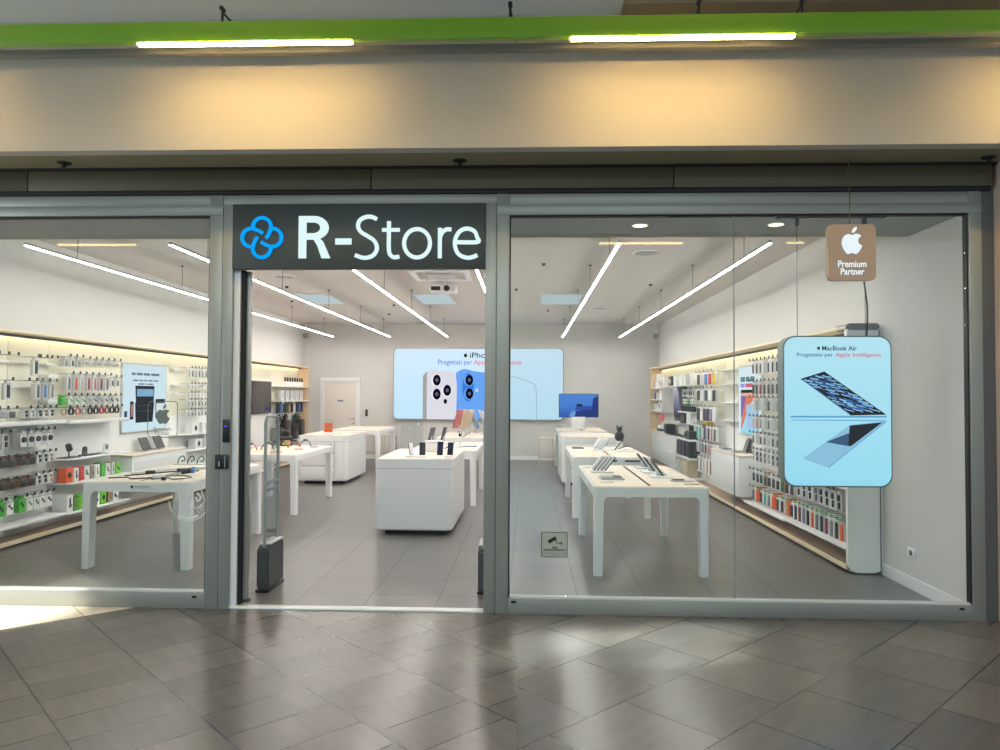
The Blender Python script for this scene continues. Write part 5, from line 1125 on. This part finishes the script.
for y, m_, lab in ((9.05, 'charcoal', 'black upright case, first from left on shelf under camera'), (8.78, 'charcoal', 'black upright case, second from left on shelf under camera'), (8.5, 'charcoal', 'black upright case, third from left on shelf under camera'), (8.12, 'black', 'large black case, rightmost on shelf under camera')):
    q = thing('carry_case', lab, 'case', (3.02, y, .46), -PI/2, 'black carry cases on right wall'); w_ = .17 if m_ == 'black' else .12
    MB().box(-w_, w_, -.10, .10, 0, .29, .03, 3).build('case_body', GREYS[m_], q); MB().box(-w_*.5, w_*.5, -.108, -.10, .23, .25, .003).build('case_handle', GREYS['slate'], q); MB().box(-w_-.003, w_+.003, -.004, .004, .01, .27, .001).build('case_zip', darkgrey, q)
q = thing('beige_bag', 'large beige bag on bottom shelf of right wall', 'bag', (3.0, 8.28, .10), -PI/2)
MB().box(-.26, .26, -.11, .11, 0, .32, .03, 3).build('bag_body', GREYS['beige'], q); MB().box(-.26, -.2, -.114, .114, .0, .32, .01).build('bag_side', GREYS['silver'], q); MB().tube(spline([(-.1, 0, .31), (-.08, 0, .345), (.08, 0, .345), (.1, 0, .31)], 5), .01, 6).build('bag_handle', GREYS['tan'], q)
q = thing('lantern', 'silver and black lantern-like gadget on bottom shelf of right wall', 'gadget', (2.99, 8.95, .10), -PI/2)
MB().cyl((0, 0, 0), (0, 0, .24), .085, .085, 20).build('lantern_body', GREYS['silver'], q); MB().cyl((0, 0, .24), (0, 0, .29), .06, .05, 20).build('lantern_cap', GREYS['tan'], q)
for s_ in (-1, 1): MB().box(s_*.095-.012, s_*.095+.012, -.03, .03, 0, .24, .005).build('lantern_post', black, q)
q = thing('action_camera', 'black camera with tall handle on shelf above the carry cases', 'camera', (3.0, 8.15, .80), -PI/2)
MB().box(-.19, .19, -.08, .08, 0, .15, .02, 3).build('camera_body', black, q); MB().box(-.03, .04, -.04, .04, .14, .30, .01).build('camera_handle', black, q); MB().cyl((-.06, -.08, .08), (-.06, -.11, .08), .05, seg=20).build('lens', darkgrey, q)
q = thing('speaker_cube', 'black cube speaker on counter left of the watch poster', 'speaker', (3.0, 10.2, .80), -PI/2)
MB().box(-.16, .16, -.10, .10, 0, .2, .02, 3).build('speaker_body', black, q); MB().cyl((0, -.10, .1), (0, -.104, .1), .07, seg=20).build('speaker_cone', darkgrey, q)
R6 = bay('R', 'end display bay of right wall with small boxed shelves', 10.56, 11.96)
for z in (1.765, 1.51, 1.25): shelf(R6, 'R', 10.59, 11.94, z, .25)
q = struct(MB().box(2.91, 3.149, 10.565, 10.59, 1.23, 1.765).build('trim_8', GREYS['pearl']))
counter('display_counter', 'white counter in end bay of right wall with frosted panels', 'R', 9.05, 11.90, .15, .80, .26)
boxes('R', 'on highest shelf of right end bay', 'product_box', [(11.74, 0.19, .16, .12, 'white', 'pearl', 'bar', 'beige', 'pale beige box at left'), (11.36, 0.24, .32, .12, 'white', 'white', 'round', 'pearl', 'tall white box'), (11.03, 0.22, .22, .12, 'white', 'white', 'plug', 'black', 'white box with black picture'), (10.74, 0.19, .24, .12, 'white', 'white', 'bar', 'brown', 'white box with brown picture')], 1.765, .2)
boxes('R', 'on middle shelf of right end bay', 'product_box', [(11.69, 0.14, .14, .12, 'navy', 'blue', 'bar', 'navy', 'blue box'), (11.47, 0.12, .15, .12, 'white', 'pearl', 'bar', 'grey', 'pale box right of blue box'), (11.27, 0.12, .15, .12, 'silver', 'pearl', 'bar', 'slate', 'silver box with slate bar'), (11.03, 0.20, .2, .12, 'white', 'white', 'bar', 'pearl', 'plain white box')], 1.51, .2)
boxes('R', 'on lowest shelf of right end bay', 'product_box', [(11.74, 0.17, .15, .12, 'white', 'pearl', 'bar', 'silver', 'white box at left'), (11.40, 0.17, .15, .12, 'white', 'white', 'bar', 'silver', 'white box in middle'), (11.12, 0.26, .2, .12, 'white', 'white', 'round', 'black', 'white box with black disc')], 1.25, .2)
q = thing('round_mirror', 'pink round lamp head on dark and white base, right end counter', 'lamp', (2.99, 11.0, .80), -PI/2)
MB().sphere((0, 0, .30), .095, (1, .7, 1)).build('lamp_head', GREYS['pink'], q); MB().cyl((0, 0, .05), (0, 0, .22), .02).build('stem', white, q); MB().box(-.20, .14, -.09, .09, 0, .07, .02, 3).build('lamp_base', GREYS['forest'], q); MB().box(-.12, .16, -.08, .06, .06, .14, .03, 3).build('lamp_pad', GREYS['white'], q)
